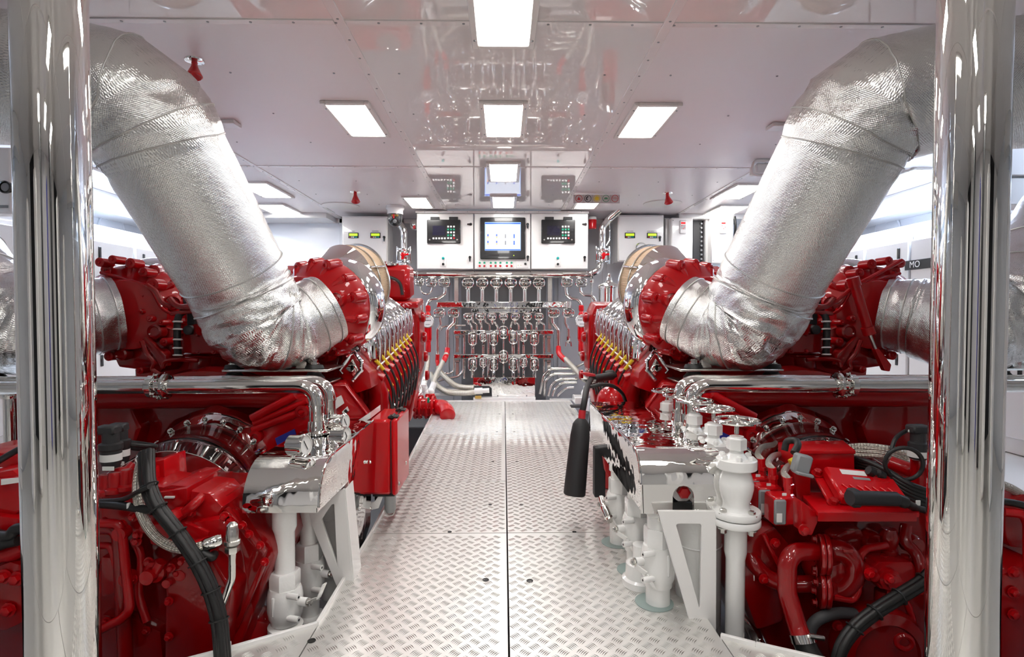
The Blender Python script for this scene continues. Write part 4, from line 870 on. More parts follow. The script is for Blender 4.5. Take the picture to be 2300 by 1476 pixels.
    obj('front_panel', MB().prism([at(x, y, 2.45) for x, y in ((225, 890), (290, 910), (318, 960), (300, 1010), (225, 1030), (40, 1030), (40, 890))], (0, .2, 0), .02), REDD, eng)
    # coupling: chrome scalloped shield, red shaft cover, clear guard
    cc = at(475, 1075, 2.30); 
    sh = MB(); N = 40; pts = []
    for k in range(N + 1):
        a = math.radians(28 + 128 * k / N); sc_ = 1 + .035 * max(0, math.sin(a * 9)) ; pts.append((a, sc_))
    vs = []; fs = []
    for i, (R, y) in enumerate(((.285, .05), (.262, -.005), (.235, -.06), (.215, -.065))):
        for a, sc_ in pts: R2 = R * (sc_ if i == 0 else 1); vs.append(cc + V((R2 * math.cos(a), y, R2 * math.sin(a))))
    for i in range(3):
        for k in range(N): fs.append([i * (N + 1) + k, i * (N + 1) + k + 1, (i + 1) * (N + 1) + k + 1, (i + 1) * (N + 1) + k])
    sh.add(vs, fs); so = obj('chrome_shield', sh, CHRS, eng, 'scalloped mirror steel shield')
    md = so.modifiers.new('thick', 'SOLIDIFY'); md.thickness = .004
    for k in range(7): a = math.radians(40 + 17 * k); obj('shield_bolt', MB().bolt(cc + V((.25 * math.cos(a), -.035, .25 * math.sin(a))), (0, -1, .5), .008, .01), CHR, so)
    obj('shaft_cover', MB().lathe(cc + V((0, .02, -.05)), (-.12, -1, -.25), [(.20, 0), (.20, .1), (.18, .14), (.18, .30), (.12, .34)], 36), REDD, eng)
    obj('coupling', MB().flange(cc + V((-.06, -.32, -.1)), (0, 1, .1), .17, .05, 10, .012, 36), REDD, eng)
    gd = MB(); gc = at(385, 1200, 2.0); vs = []; fs = []
    for i, (c_, R) in enumerate(((gc, .30), (cc + V((0, -.06, 0)), .235))):
        for k in range(33): a = math.radians(18 + 140 * k / 32); vs.append(c_ + V((R * math.cos(a), 0, R * math.sin(a))))
    for k in range(32): fs.append([k, k + 1, 34 + k, 33 + k])
    gd.add(vs, fs); go = obj('clear_guard', gd, CLEAR, eng, 'clear plastic coupling guard'); md = go.modifiers.new('thick', 'SOLIDIFY'); md.thickness = .004
    obj('guard_edge', MB().tube(vs[:33], .0022, 6), CHR, go)
    for k in (10, 17, 22): p = vs[k] * .7 + vs[33 + k] * .3; obj('guard_bolt', MB().bolt(p, (0, -.3, 1), .006, .01), CHR, go)
    MB.M = Mx.Identity(4)
    return eng
for s in (-1, 1): engine(s)

# ================================================================ EXHAUST DUCTS
def duct(label, pts, rs, seams, knees, s=-1, frs=None):
    """insulated duct with true mitred corners: rings are clamped on the plane between neighbouring straight pieces"""
    MB.M = MIR[s]; t = thing('exhaust_duct', label, 'duct', pts[0]); n = 96; P = [pts[0]]
    for i in range(1, len(pts) - 1):
        if frs[i] < .01: P.append(pts[i]); continue
        a = (pts[i - 1] + pts[i]) / 2 if i > 1 else pts[0]; b = (pts[i] + pts[i + 1]) / 2 if i < len(pts) - 2 else pts[-1]
        P += fillet([a, pts[i], b], frs[i], 7)[1:-1]
    P.append(pts[-1]); T = [(q - p).normalized() for p, q in zip(P[:-1], P[1:])]; ln = [(q - p).length for p, q in zip(P[:-1], P[1:])]; Lt = sum(ln)
    rings = []; acc = 0
    for i in range(len(T)):
        k = max(2, int(ln[i] / .0125)); m0 = 0 if i == 0 else 1
        for j in range(m0 if i else 0, k + 1): rings.append((i, ln[i] * j / k, acc + ln[i] * j / k))
        acc += ln[i]
    cum = [min(range(len(rings)), key=lambda k: (P[rings[k][0]] + T[rings[k][0]] * rings[k][1] - p).length) for p in pts]
    def rad(k):
        for x in range(len(pts) - 1):
            a, b = cum[x], cum[x + 1]
            if a <= k <= b and b > a: q = (k - a) / (b - a); q = q * q * (3 - 2 * q); return rs[x] + (rs[x + 1] - rs[x]) * q
        return rs[-1]
    KN = [(min(rings, key=lambda q: (P[q[0]] + T[q[0]] * q[1] - p).length)[2], am, wd, V(inner)) for p, am, wd, inner in knees]
    sd = len(label) * 1.7; u, _, _ = basis(T[0]); vs = []; cs = []
    for k, (i, t_, dd) in enumerate(rings):
        u = (u - T[i] * u.dot(T[i])).normalized(); w_ = T[i].cross(u); C0 = P[i] + T[i] * t_; r = rad(k); cs.append(C0)
        for j in range(n):
            a = 2 * PI * j / n; ca, sa = math.cos(a), math.sin(a); e = u * ca + w_ * sa; q = C0 + e * r
            amp = 0.
            for dk, am, wd, inn in KN:
                g_ = math.exp(-((dd - dk) / wd) ** 2); f_ = .35 + .65 * max(0, e.dot(inn)); amp += am * g_ * f_
            p3 = q * 4.2; n1 = noise.noise(V((p3.x + sd, p3.y, p3.z))); p4 = q * 9 + T[i] * (dd * 9)
            rd = 1 - 2.6 * abs(noise.noise(V((p4.x + 7, p4.y + sd, p4.z)) + V((n1, n1, -n1)) * .8)); p5 = q * 17; rd2 = 1 - 2.4 * abs(noise.noise(p5 + V((n1, 0, 3))))
            R_ = r + .003 * n1 + amp * (1.1 * n1 + .9 * rd + .2 * rd2 - .4) + .0012 * noise.noise(q * 26)
            q = C0 + e * R_
            if i > 0:
                nn = (T[i - 1] + T[i]).normalized(); h = (q - P[i]).dot(nn)
                if h < 0: q -= T[i] * (h / nn.dot(T[i]))
            if i < len(T) - 1:
                nn = (T[i] + T[i + 1]).normalized(); h = (q - P[i + 1]).dot(nn)
                if h > 0: q -= T[i] * (h / nn.dot(T[i]))
            vs.append(q)
    fs = []; uv = []
    for k in range(len(rings) - 1):
        v0, v1 = rings[k][2], rings[k + 1][2]
        for j in range(n):
            j2 = (j + 1) % n; fs.append([k * n + j, k * n + j2, (k + 1) * n + j2, (k + 1) * n + j]); uv.append([(j / n, v0), ((j + 1) / n, v0), ((j + 1) / n, v1), (j / n, v1)])
    mb = MB(); mb.add(vs, fs, uv); mb.add(vs[-n:], [list(range(n))], [[(0, 0)] * n]); obj('cloth_jacket', mb, FOIL, t, sharp=80)
    for p in seams:
        k = min(range(len(rings)), key=lambda x: (cs[x] - p).length)
        ring = [vs[k * n + j] + (vs[k * n + j] - cs[k]).normalized() * .0012 for j in range(n)]
        obj('seam', MB().tube(ring, .0028, 6, True), FOILS, t)
    MB.M = Mx.Identity(4); return t
def near(pts, rs): return [V(p) for p in pts]
for s, nm in ((-1, 'left'), (1, 'right')):
    m1, m2, m3 = at(298, 226, 2.02), at(352, 300, 2.06), at(370, 338, 2.08); k1 = at(586, 728, 2.40)
    pts = [V((-3.1, 1.96, 1.80)), at(105, 182, 1.97), m1, m2, m3, at(545, 652, 2.36), k1, at(655, 733, 2.48), at(735, 693, 2.58)]
    duct('big silver insulated exhaust duct bending down to the %s inboard turbocharger' % nm, pts, [.215, .217, .219, .219, .214, .206, .205, .182, .162],
         [m1, m2, m3, at(520, 608, 2.32), at(552, 666, 2.37), at(625, 740, 2.45), at(690, 716, 2.53), at(722, 699, 2.56)],
         [(at(310, 250, 2.03), .016, .13, (-.6, 0, -.8)), (at(352, 300, 2.06), .006, .10, (-.8, -.3, -.5)), (at(560, 690, 2.38), .013, .10, (.5, -.6, .3)), (k1, .012, .16, (0, -.8, -.3)), (at(735, 693, 2.58), .005, .1, (0, -1, 0))], s, [0, 0, 0, 0, 0, .3, .15, .12, 0])
    pts = [at(-480, 100, 2.75), at(-190, 470, 2.6), at(-50, 690, 2.42), at(60, 745, 2.45), at(180, 715, 2.6), at(262, 705, 2.70)]
    duct('silver insulated exhaust duct of the %s outboard turbocharger at photo edge' % nm, pts, [.21, .21, .21, .20, .185, .17], [at(-120, 580, 2.5), at(-80, 640, 2.45), at(205, 712, 2.63), at(245, 707, 2.68)], [(at(-20, 700, 2.35), .016, .25, (0, -1, 0)), (at(240, 708, 2.68), .011, .14, (.3, -.8, 0))], s, [0, .3, .2, .15, .2, 0])
    # mounts of the ducts
    for (x0, x1, y0, side) in ((500, 738, 833, 'inboard'), (-170, 20, 833, 'outboard')):
        MB.M = MIR[s]
        t = thing('duct_mount', 'steel plate on black rubber mounts under the %s %s duct' % (nm, side), 'mount', at((x0 + x1) / 2, 850, 2.5))
        a, c = at(x0, y0, 2.42), at(x1, y0, 2.42)
        obj('top_plate', MB().box(((a.x + c.x) / 2, 2.53, a.z), (c.x - a.x, .24, .010), .002), STEEL, t); obj('lower_plate', MB().box(((a.x + c.x) / 2 + .01, 2.55, a.z - .062), (c.x - a.x - .05, .22, .008), .002), STEEL, t)
        for px in (x0 + 26, x1 - 32):
            b_ = at(px, y0, 2.46); mb = MB(); mb.lathe(b_ + V((0, 0, -.052)), (0, 0, 1), [(.034, 0), (.044, .012), (.044, .024), (.03, .040), (.03, .046)], 26); mb.lathe(b_ + V((0, 0, .004)), (0, 0, 1), [(.03, 0), (.042, .008), (.036, .022), (.02, .026)], 26)
            r_ = obj('rubber_mount', mb, BLK, t, 'black rubber mount'); obj('mount_bolt', MB().bolt(b_ + V((0, 0, .03)), (0, 0, 1), .016, .016), CHR, r_)
        q = [at(x, y, 2.44) for x, y in ((x1 - 75, 828), (x1 - 50, 828), (x1 - 50, 795), (x1 - 58, 795))]; obj('gusset', MB().prism(q, (0, .03, 0), .002), STEEL, t)
        q = [at(x, y, 2.60) for x, y in ((x0 + 60, 828), (x0 + 110, 828), (x0 + 110, 790), (x0 + 60, 790))]; obj('support_post', MB().prism(q, (0, .06, 0), .004), STEEL, t)
        MB.M = Mx.Identity(4)
# ================================================================ COOLING PIPES OVER THE ENGINE FRONTS
for s, nm in ((-1, 'left'), (1, 'right')):
    MB.M = MIR[s]
    for k, (Y, z, px) in enumerate(((2.15, .672, 711), (2.30, .668, 739))):
        X = (px - 1131) / F * Y; t = thing('cooling_pipe', '%s polished cooling pipe running across the front of the %s engine' % (('nearer', 'rear')[k], nm), 'pipe', (X, Y, z))
        xf = at(345, 866, Y).x
        obj('pipe', MB().tube(fillet([(-2.9, Y, z - .004), (X, Y, z), (X, Y, .42)], .075, 8), .0285, 22), CHR, t)
        obj('shoulder_ring', MB().tube([(X, Y, .60 + .0), (X, Y, .594)], .031, 20), CHR, t)
        if k == 0:
            fl = obj('pipe_flange', MB().lathe((xf, Y, z), (1, 0, 0), [(.036, -.02), (.044, -.012), (.044, .008), (.034, .014)], 30), CHR, t)
            for j in range(10): a = 2 * PI * j / 10; obj('flange_bolt', MB().bolt((xf + .012 + .012 * (j % 3), Y + .045 * math.cos(a), z + .045 * math.sin(a)), (1, 0, 0), .007, .010), CHR, fl)
            obj('back_flange', MB().lathe((xf + .04, Y, z), (1, 0, 0), [(.034, 0), (.050, .004), (.050, .014), (.034, .02)], 30), CHR, t)
        obj('root_flange', MB().lathe((X, Y, .488), (0, 0, 1), [(.05, 0), (.05, .008), (.036, .014), (.032, .05)], 24), CHR, t)
    t = thing('rail_pipe', 'upright chrome pipe under the cross pipe beyond the %s pillar' % nm, 'pipe', (-1.93, 2.2, 0))
    obj('upright', MB().cyl((-1.93, 2.2, -.2), (-1.93, 2.2, .66), .024, n=18), CHR, t); obj('collar', MB().lathe((-1.93, 2.2, .62), (0, 0, 1), [(.03, 0), (.034, .02), (.03, .03)], 18), CHR, t)
    MB.M = Mx.Identity(4)

def sheet_cover(x0, x1, y0, y1, z0, z1, rd, name_lbl, side_poly, sx, notch=False):
    t = thing('pipe_cover', name_lbl, 'cover', ((x0 + x1) / 2, (y0 + y1) / 2, z0))
    th = .004; pf = [(y0, z0)] + [(y0 + rd * (1 - math.cos(a)), z1 - rd + rd * math.sin(a)) for a in (0, .26, .52, .79, 1.05, 1.31, PI / 2)] + [(y1, z1)]
    inn = [(y1, z1 - th)] + [(y0 + th + (rd - th) * (1 - math.cos(a)), z1 - rd + (rd - th) * math.sin(a)) for a in (PI / 2, 1.31, 1.05, .79, .52, .26, 0)]
    if notch:   # front lip with an arched notch
        zc = z1 - rd
        front = [(x0, z0), (x0, zc), (x1, zc), (x1, z0)]
        cx = (x0 + x1) / 2 + .0; nr = .034; nz = z0 + .055
        arc = [(cx + nr * math.cos(a), nz + nr * math.sin(a)) for a in [PI * k / 8 for k in range(9)]]
        front = [(x0, z0), (x0, zc), (x1, zc), (x1, z0), (cx + nr, z0)] + arc + [(cx - nr, z0)]
        obj('front_sheet', MB().prism([(x, y0, z) for x, z in front], (0, th, 0)), CHRS, t)
        o2 = pf[1:]; i2 = inn[:-1] + [(y0 + th, zc)]
        obj('top_sheet', MB().prism([(x0, y, z) for y, z in o2 + i2], (x1 - x0, 0, 0)), CHRS, t)
    else:
        inn.append((y0 + th, z0)); obj('top_sheet', MB().prism([(x0, y, z) for y, z in pf + inn], (x1 - x0, 0, 0)), CHRS, t)
    kk = .045 if sx > 0 else -.04
    obj('side_sheet', MB().prism([(sx + kk * (z1 - z), y, z) for y, z in side_poly], (.004 if sx < 0 else -.004, 0, 0), .001), CHRS, t)
    return t
# left cover
x1 = -.570; z1 = .485
arc = lambda y0, rd, z1: [(y0 + rd * (1 - math.cos(a)), z1 - rd + rd * math.sin(a)) for a in (0, .3, .6, .9, 1.2, PI / 2)]
sp = [(1.70, .34)] + arc(1.70, .13, z1) + [(2.42, z1), (2.42, .03), (2.30, -.02), (2.0, -.03), (2.0, .335)]
t = sheet_cover(-.80, x1, 1.70, 2.42, .34, z1, .13, 'mirror steel cover over white pipes left of the walkway, cooling pipes entering it', sp, x1 + .001)
obj('edge_bead', MB().tube([(x1 + .003, y, z) for y, z in arc(1.70, .13, z1 + .001) + [(2.42, z1 + .001)]], .004, 8), CHR, t)
for (y, z) in ((2.06, .29), (2.06, .10), (2.36, .32), (2.36, .12)): obj('screw', MB().bolt((x1 + .002, y, z), (1, 0, 0), .006, .005), STEEL, t)
for px, py, Y, r, st in ((668, 1000, 1.80, .033, .47), (760, 948, 2.22, .031, .53), (762, 978, 2.12, .031, .47)):
    p = at(px, py, Y); g_ = thing('pressure_gauge', {668: 'near round gauge standing on the left mirror steel cover', 760: 'upper round gauge beside the left cooling pipes', 762: 'lower round gauge beside the left cooling pipes'}[px], 'gauge', p)
    ax = V((1, -.25, .05)).normalized()
    obj('case', MB().lathe(p - ax * .03, ax, [(r * .8, 0), (r, .006), (r, .05), (r * 1.12, .052), (r * 1.12, .06), (r * .95, .064), (r * .92, .058), (.0001, .058)], 32, False), CHR, g_)
    obj('dial_face', MB().lathe(p - ax * .03 + ax * .0585, ax, [(r * .9, 0), (r * .9, .001)], 28), DIAL, g_); obj('needle', MB().box(p + ax * .031, (.002, .003, r * 1.2), .0005, Mx.Rotation(.6, 3, ax)), INK, g_)
    b_ = p - ax * .018
    if px == 668: obj('stem', MB().cyl(b_, V((b_.x, b_.y, .486)), .008), CHR, g_)
    else: obj('stem', MB().cyl(b_, V((-.727, 2.25, b_.z)), .008), CHR, g_)
# white bracket under the left cover
def vbracket(nm, Y, outer, hole, th=.012, bolts=()):
    t = thing('support_bracket', nm, 'bracket', at(outer[0][0], outer[0][1], Y))
    bm = bmesh.new(); vo = [bm.verts.new(at(x, y, Y)) for x, y in outer]; vh = [bm.verts.new(at(x, y, Y)) for x, y in hole]
    es = [bm.edges.new((a, b)) for L in (vo, vh) for a, b in zip(L, L[1:] + L[:1])]
    bmesh.ops.triangle_fill(bm, edges=es, use_beauty=True); bmesh.ops.recalc_face_normals(bm, faces=bm.faces[:])
    bmesh.ops.dissolve_limit(bm, angle_limit=.01, verts=bm.verts[:], edges=bm.edges[:])
    r = bmesh.ops.extrude_face_region(bm, geom=bm.faces[:]); bmesh.ops.translate(bm, verts=[v for v in r['geom'] if isinstance(v, bmesh.types.BMVert)], vec=(0, th, 0))
    bmesh.ops.recalc_face_normals(bm, faces=bm.faces[:])
    bmesh.ops.bevel(bm, geom=[e for e in bm.edges if len(e.link_faces) == 2 and e.calc_face_angle() > .3], offset=.0018, segments=2, affect='EDGES')
    me = bpy.data.meshes.new('plate'); bm.to_mesh(me); bm.free(); me.polygons.foreach_set('use_smooth', [True] * len(me.polygons)); me.set_sharp_from_angle(angle=.6); me.materials.append(WHITE)
    o = bpy.data.objects.new('plate', me); COL.objects.link(o); o.parent = t; o.matrix_parent_inverse = Mx.Translation(-t.location)
    return t
t = vbracket('white triangular bracket under the left mirror steel cover', 1.965, [(688, 1132), (772, 1098), (776, 1110), (794, 1326), (786, 1333), (762, 1333), (700, 1180)], [(744, 1134), (750, 1132), (757, 1268), (722, 1168)])
obj('flange_strip', MB().prism([at(x, y, 1.966) for x, y in ((773, 1100), (776, 1098), (797, 1322), (793, 1328))], (0, .10, 0)), WHITE, t)
t = vbracket('white V shaped bracket under the front end of the right mirror steel cover', 1.70, [(1478, 1148), (1608, 1148), (1607, 1455), (1596, 1458), (1565, 1452)], [(1519, 1180), (1523, 1177), (1572, 1177), (1576, 1180), (1573, 1362), (1571, 1366)])
obj('flange_strip', MB().prism([at(x, y, 1.701) for x, y in ((1606, 1150), (1609, 1150), (1608, 1456), (1605, 1456))], (0, .12, 0)), WHITE, t)

def zpx(py, Y, px=1131): return at(px, py, Y).z
def ball_valve(x, y, zt, z0, z1_, zb, R, label, lever, rp=.034, foot=True, hs=1):
    """white ball valve: z1_..z0 valve body, pipe up to zt and down to zb"""
    t = thing('ball_valve', label, 'valve', (x, y, zb)); H = z0 - z1_
    mb = MB().lathe((x, y, z1_), (0, 0, 1), [(R * .72, 0), (R * .86, .004), (R * .9, H * .10), (R, H * .16), (R * 1.06, H * .3), (R * 1.06, H * .52), (R, H * .64), (R * .92, H * .70)], 28)
    mb.lathe((x, y, z1_ + H * .70), (0, 0, 1), [(R * .9, 0), (R * .92, .003), (R * .92, H * .27), (R * .85, H * .3)], 6); obj('body', mb, WHITEV, t)
    obj('upper_pipe', MB().lathe((x, y, z0 - .004), (0, 0, 1), [(rp * .92, 0), (rp * .92, (zt - z0) * .55), (rp * 1.1, (zt - z0) * .62), (rp * 1.1, zt - z0 - .0)], 26), WHITEV, t)
    obj('lower_pipe', MB().lathe((x, y, zb), (0, 0, 1), [(rp, 0), (rp, z1_ - zb + .004)], 26), WHITEV, t)
    if foot: obj('foot_flange', MB().lathe((x, y, zb - .01), (0, 0, 1), [(rp * 1.6, 0), (rp * 1.6, .018), (rp * 1.2, .024)], 26), WHITEV, t)
    hz = z1_ + H * .45; d = V((hs, -.25, .0)).normalized(); p = V((x, y, hz))
    for dz in (H * .2, -H * .22): obj('lug', MB().cyl(p + V((0, 0, dz)) + d * R * .5 - V((0, R * .7, 0)), p + V((0, 0, dz)) + d * R * 1.25 - V((0, R * .75, 0)), .010, n=12), WHITEV, t); obj('lug_hole', MB().cyl(p + V((0, 0, dz)) + d * R * 1.25 - V((0, R * .75, 0)), p + V((0, 0, dz)) + d * (R * 1.25 + .001) - V((0, R * .75, 0)), .004, n=8), BLK, t)
    obj('stem', MB().cyl(p + d * R * .7, p + d * (R * 1.55), .014, n=14), WHITEV, t)
    e = p + d * R * 1.5; lv = MB(); P = [e + V(q) for q in lever]; n = V((0, -1, 0))
    for a, b in zip(P[:-1], P[1:]):
        dd = (b - a).normalized(); sd = dd.cross(d).normalized() * .011; lv.prism([a - sd, b - sd, b + sd, a + sd], d * .005, .0012)
    obj('lever', lv, WHITEV, t); obj('lever_nut', MB().bolt(e + d * .004, d, .009, .012), STEEL, t)
    obj('cast_mark', MB().box((x + R * .35 * (-hs), y - R * 1.0, hz), (.010, .006, H * .36), .003), WHITEV, t)
    return t
xA = (637 - 1131) / F * 1.78
ball_valve(xA, 1.78, .36, zpx(1278, 1.78), zpx(1395, 1.78), -.06, .052, 'front white ball valve under the left mirror steel cover', [(0, 0, 0), (.012, 0, .006), (.035, 0, .012), (.055, .0, .06)], .034)
xB = (692 - 1131) / F * 2.0
ball_valve(xB, 2.0, .36, zpx(1215, 2.0), zpx(1335, 2.0), -.15, .052, 'rear white ball valve half hidden under the left cover', [(0, 0, 0), (.02, 0, .01), (.04, 0, .05)], .034)
t = solo('steel_pipe', MB().tube(fillet(ppath((640, 1460, 1.9), (600, 1445, 1.9), (596, 1410, 1.92), (615, 1385, 2.0), (640, 1380, 2.1)), .06), .026, 16), CHR, 'curved polished pipe behind the foot of the left front valve', 'pipe')
t = solo('steel_pipe', MB().tube(smooth(ppath((1655, 1330, 2.0), (1672, 1385, 1.9), (1700, 1430, 1.8), (1722, 1500, 1.72))), .027, 16), CHR, 'curved polished pipe right of the white globe valve foot', 'pipe')
# tank cylinders behind the brackets
for (px, Y, r, py0, py1, nm) in ((742, 2.12, .05, 1090, 1330, 'pale grey pipe behind the left white bracket'), (1570, 1.86, .075, 1150, 1400, 'pale white tank behind the right V bracket')):
    p = at(px, 1000, Y); zt, zb = zpx(py0, Y), zpx(py1, Y); t = thing('vessel', nm, 'vessel', (p.x, Y, zb))
    obj('shell', MB().lathe((p.x, Y, zb), (0, 0, 1), [(r * .35, -r * .4), (r * .8, -r * .2), (r, .01), (r, zt - zb - .01), (r * .8, zt - zb)], 36), WHITEV, t); obj('weld_band', MB().ring((p.x, Y, zb + (zt - zb) * .72), (0, 0, 1), r, .003, 30, 6), WHITEV, t)

# right cover
x0 = .437; zR = .508
sp = [(1.745, .315)] + arc(1.745, .10, zR) + [(2.76, zR - .008), (2.80, zR - .03), (2.80, .32), (2.3, .315)]
t = sheet_cover(x0, .705, 1.745, 2.78, .315, zR, .10, 'long mirror steel cover right of the walkway with arched notch in front', sp, x0 + .001, True)
obj('edge_bead', MB().tube([(x0 - .002, y, z) for y, z in arc(1.745, .10, zR + .001) + [(2.76, zR - .006)]], .004, 8), CHR, t)
for px in (1492, 1572):
    p = at(px, 1160, 1.738); obj('tab', MB().box(p, (.040, .004, .034), .002), CHRS, t); obj('tab_bolt', MB().bolt(p + V((0, -.002, 0)), NEG, .010, .008), STEEL, t)
p = at(1533, 1103, 1.80); t = thing('header_pipe', 'white pipe end with red hexagon plug in the cover notch', 'pipe', p)
obj('pipe', MB().cyl(p, p + V((0, .9, 0)), .036, n=26), WHITEV, t); obj('hex_plug', MB().lathe(p, NEG, [(.021, 0), (.021, .02), (.016, .024)], 6), REDB, t)
solo('rubber_strip', pxbox(MB(), 1510, 1128, 1556, 1148, 1.79, 2.0, .003), BLK, 'black block under the hexagon plug inside the right cover', 'rubber block')
for (px, Y, y0, y1, yb, rb, nm) in ((1475, 1.80, 1185, 1318, 1392, .053, 'front white ball valve under the right mirror steel cover'), (1428, 2.03, 1120, 1238, 1300, .053, 'middle white ball valve under the right mirror steel cover'), (1388, 2.28, 1075, 1175, 1240, .053, 'rear white ball valve under the right mirror steel cover')):
    xx = (px - 1131) / F * Y
    ball_valve(xx + .012, Y, .33, zpx(y0, Y), zpx(y1, Y), -.01, rb, nm, [(0, 0, 0), (0, -.003, -.012), (.03, -.02, -.03), (.055, -.03, -.075)], .040, False, -1)
    mb = MB().lathe((xx, Y, .0005), (0, 0, 1), [(.062, 0), (.062, .002), (.048, .003)], 28); solo('pipe_collar', mb, mat('grey_green_gasket', (.3, .38, .36), .5), 'grey gasket ring on the floor at the foot of the %s' % nm[:nm.index(' ball')] + ' ball valve', 'gasket')
t = thing('pipe_socket', 'wide white pipe socket on the floor between the right ball valves', 'pipe', at(1442, 1310, 2.0)); q = atz(1440, 1312, 0)
obj('socket', MB().lathe((q.x, q.y, .001), (0, 0, 1), [(.066, 0), (.066, .022), (.055, .028), (.053, .075), (.045, .082), (.03, .084), (.03, .14)], 30), WHITEV, t)
t = thing('steel_lever', 'curved polished lever left of the rear right valve', 'lever', at(1362, 1150, 2.25))
obj('lever_bar', MB().tube(smooth(ppath((1350, 1118, 2.25), (1357, 1140, 2.2), (1368, 1165, 2.16), (1370, 1170, 2.15))), [.012] * 8 + [.017] * 8 + [.013] * 9, 12), CHR, t)

# globe valves with hand wheels
for k, (px, py, Y) in enumerate(((1655, 945, 1.72), (1603, 918, 1.92), (1560, 900, 2.11), (1527, 888, 2.30), (1498, 878, 2.49))):
    pw = at(px, py, Y); x, zw = pw.x, pw.z
    t = thing('globe_valve', '%s white globe valve with polished handwheel right of the right cover' % ('nearest', 'second', 'third', 'fourth', 'farthest')[k], 'valve', (x, Y, -.1))
    z = lambda yy: zw - (yy - 945) / F * 1.72
    mb = MB().lathe((x, Y, z(1150)), (0, 0, 1), [(.048, 0), (.040, .014), (.040, .028), (.047, .048), (.052, .072), (.052, .088), (.046, .112), (.040, .128), (.040, .14)], 32)
    mb.lathe((x, Y, z(1054)), (0, 0, 1), [(.058, 0), (.061, .003), (.061, .030), (.058, .033)], 32); mb.lathe((x, Y, z(1031)), (0, 0, 1), [(.036, 0), (.028, .010), (.021, .018), (.021, .07)], 24); obj('body', mb, WHITEV, t)
    obj('gland_nut', MB().lathe((x, Y, z(1012)), (0, 0, 1), [(.024, 0), (.030, .003), (.030, .036), (.024, .040)], 6), WHITEV, t)
    for j in range(6): a = j * PI / 3 + .3; obj('cap_bolt', MB().lathe((x + .045 * math.cos(a), Y + .045 * math.sin(a), z(1031)), (0, 0, 1), [(.010, 0), (.010, .010), (.007, .014)], 6), WHITEV, t)
    obj('stem', MB().cyl((x, Y, z(975)), (x, Y, z(938)), .007, n=10), STEEL, t)
    hw = MB().ring((x, Y, zw), (0, 0, 1), .066, .0055, 40, 8)
    for j in range(5):
        a = j * 2 * PI / 5; hw.tube([(x + .012 * math.cos(a), Y + .012 * math.sin(a), zw + .002), (x + .04 * math.cos(a + .1), Y + .04 * math.sin(a + .1), zw - .006), (x + .066 * math.cos(a), Y + .066 * math.sin(a), zw)], .0045, 8)
    hw.lathe((x, Y, zw - .006), (0, 0, 1), [(.013, 0), (.013, .012), (.007, .014), (.007, .024)], 14); obj('handwheel', hw, CHR, t)
    for dz, nmf in ((1162, 'upper'), (1180, 'lower')):
        obj('flange', MB().lathe((x, Y, z(dz)), (0, 0, 1), [(.072, 0), (.074, .003), (.074, .018), (.072, .021)], 36), WHITEV, t)
    for j in range(4): a = j * PI / 2 + .5; obj('flange_bolt', MB().bolt((x + .058 * math.cos(a), Y + .058 * math.sin(a), z(1150)), (0, 0, 1), .011, .012).bolt((x + .058 * math.cos(a), Y + .058 * math.sin(a), z(1181)), (0, 0, -1), .011, .016), STEEL, t)
    obj('riser', MB().lathe((x, Y, -.45), (0, 0, 1), [(.029, 0), (.029, z(1262) + .45), (.034, z(1245) + .45), (.034, z(1180) + .45)], 28), WHITEV, t)

# ================================================================ JUNCTION BOX (left), EXTINGUISHER (right)
t = thing('junction_box', 'glossy red junction box on the left edge of the walkway', 'box', (-.54, 2.6, .15))
obj('body', MB().box((-.547, 2.60, .315), (.10, .30, .335), .012), REDB, t); obj('lid', MB().box((-.483, 2.60, .315), (.028, .31, .34), .010), REDB, t, 'red box lid'); obj('lid_gap', MB().box((-.498, 2.60, .315), (.006, .295, .325), .002), BLK, t)
obj('back_lip', MB().prism([(-.607, 2.452, z) if i == 0 else (x, 2.452, z) for i, (x, z) in enumerate(((-.607, .47), (-.585, .47), (-.585, .36), (-.618, .31), (-.618, .30), (-.607, .30)))], (0, .1, 0)), REDB, t)
for y in (2.50, 2.68): obj('hinge', MB().box((-.495, y, .488), (.045, .05, .012), .004).cyl((-.497, y - .03, .492), (-.497, y + .03, .492), .007, n=10), BLK, t)
for z in (.19, .235): obj('screw', MB().lathe((-.469, 2.48 + (z - .19) * 4, z), (1, 0, 0), [(.010, 0), (.008, .004)], 12), STEEL, t)
obj('gland_plate', MB().box((-.535, 2.55, .140), (.10, .16, .012), .003), BLK, t)
obj('cable_gland', MB().lathe((-.512, 2.50, .134), (0, 0, -1), [(.028, 0), (.026, .01), (.026, .065), (.018, .08)], 20), mat('grey_gland', (.34, .35, .35), .5), t); obj('bail', MB().tube(fillet([(-.535, 2.48, .075), (-.52, 2.48, .045), (-.495, 2.49, .045), (-.487, 2.5, .09)], .02), .003, 8), STEEL, t)
obj('cable_gland', MB().lathe((-.575, 2.53, .134), (0, 0, -1), [(.014, 0), (.014, .03), (.008, .05)], 14), BLK, t)
t = thing('lever_handle', 'white valve lever sticking out below the red junction box', 'lever', (-.56, 2.5, .1))
obj('lever_bar', MB().prism([at(x, y, 2.48) for x, y in ((829, 1130), (842, 1128), (862, 1095), (868, 1095), (850, 1142), (834, 1146))], (0, .012, 0), .002), WHITEV, t)
obj('second_bar', MB().prism([at(x, y, 2.40) for x, y in ((833, 1200), (838, 1195), (838, 1208), (832, 1216))], (0, .04, 0), .002), WHITEV, t)
solo('corner_plate', MB().prism([at(x, y, 2.46) for x, y in ((805, 944), (832, 926), (832, 940), (822, 946))], (0, .2, 0)), WHITE, 'small white corner plate above the left cover', 'plate')

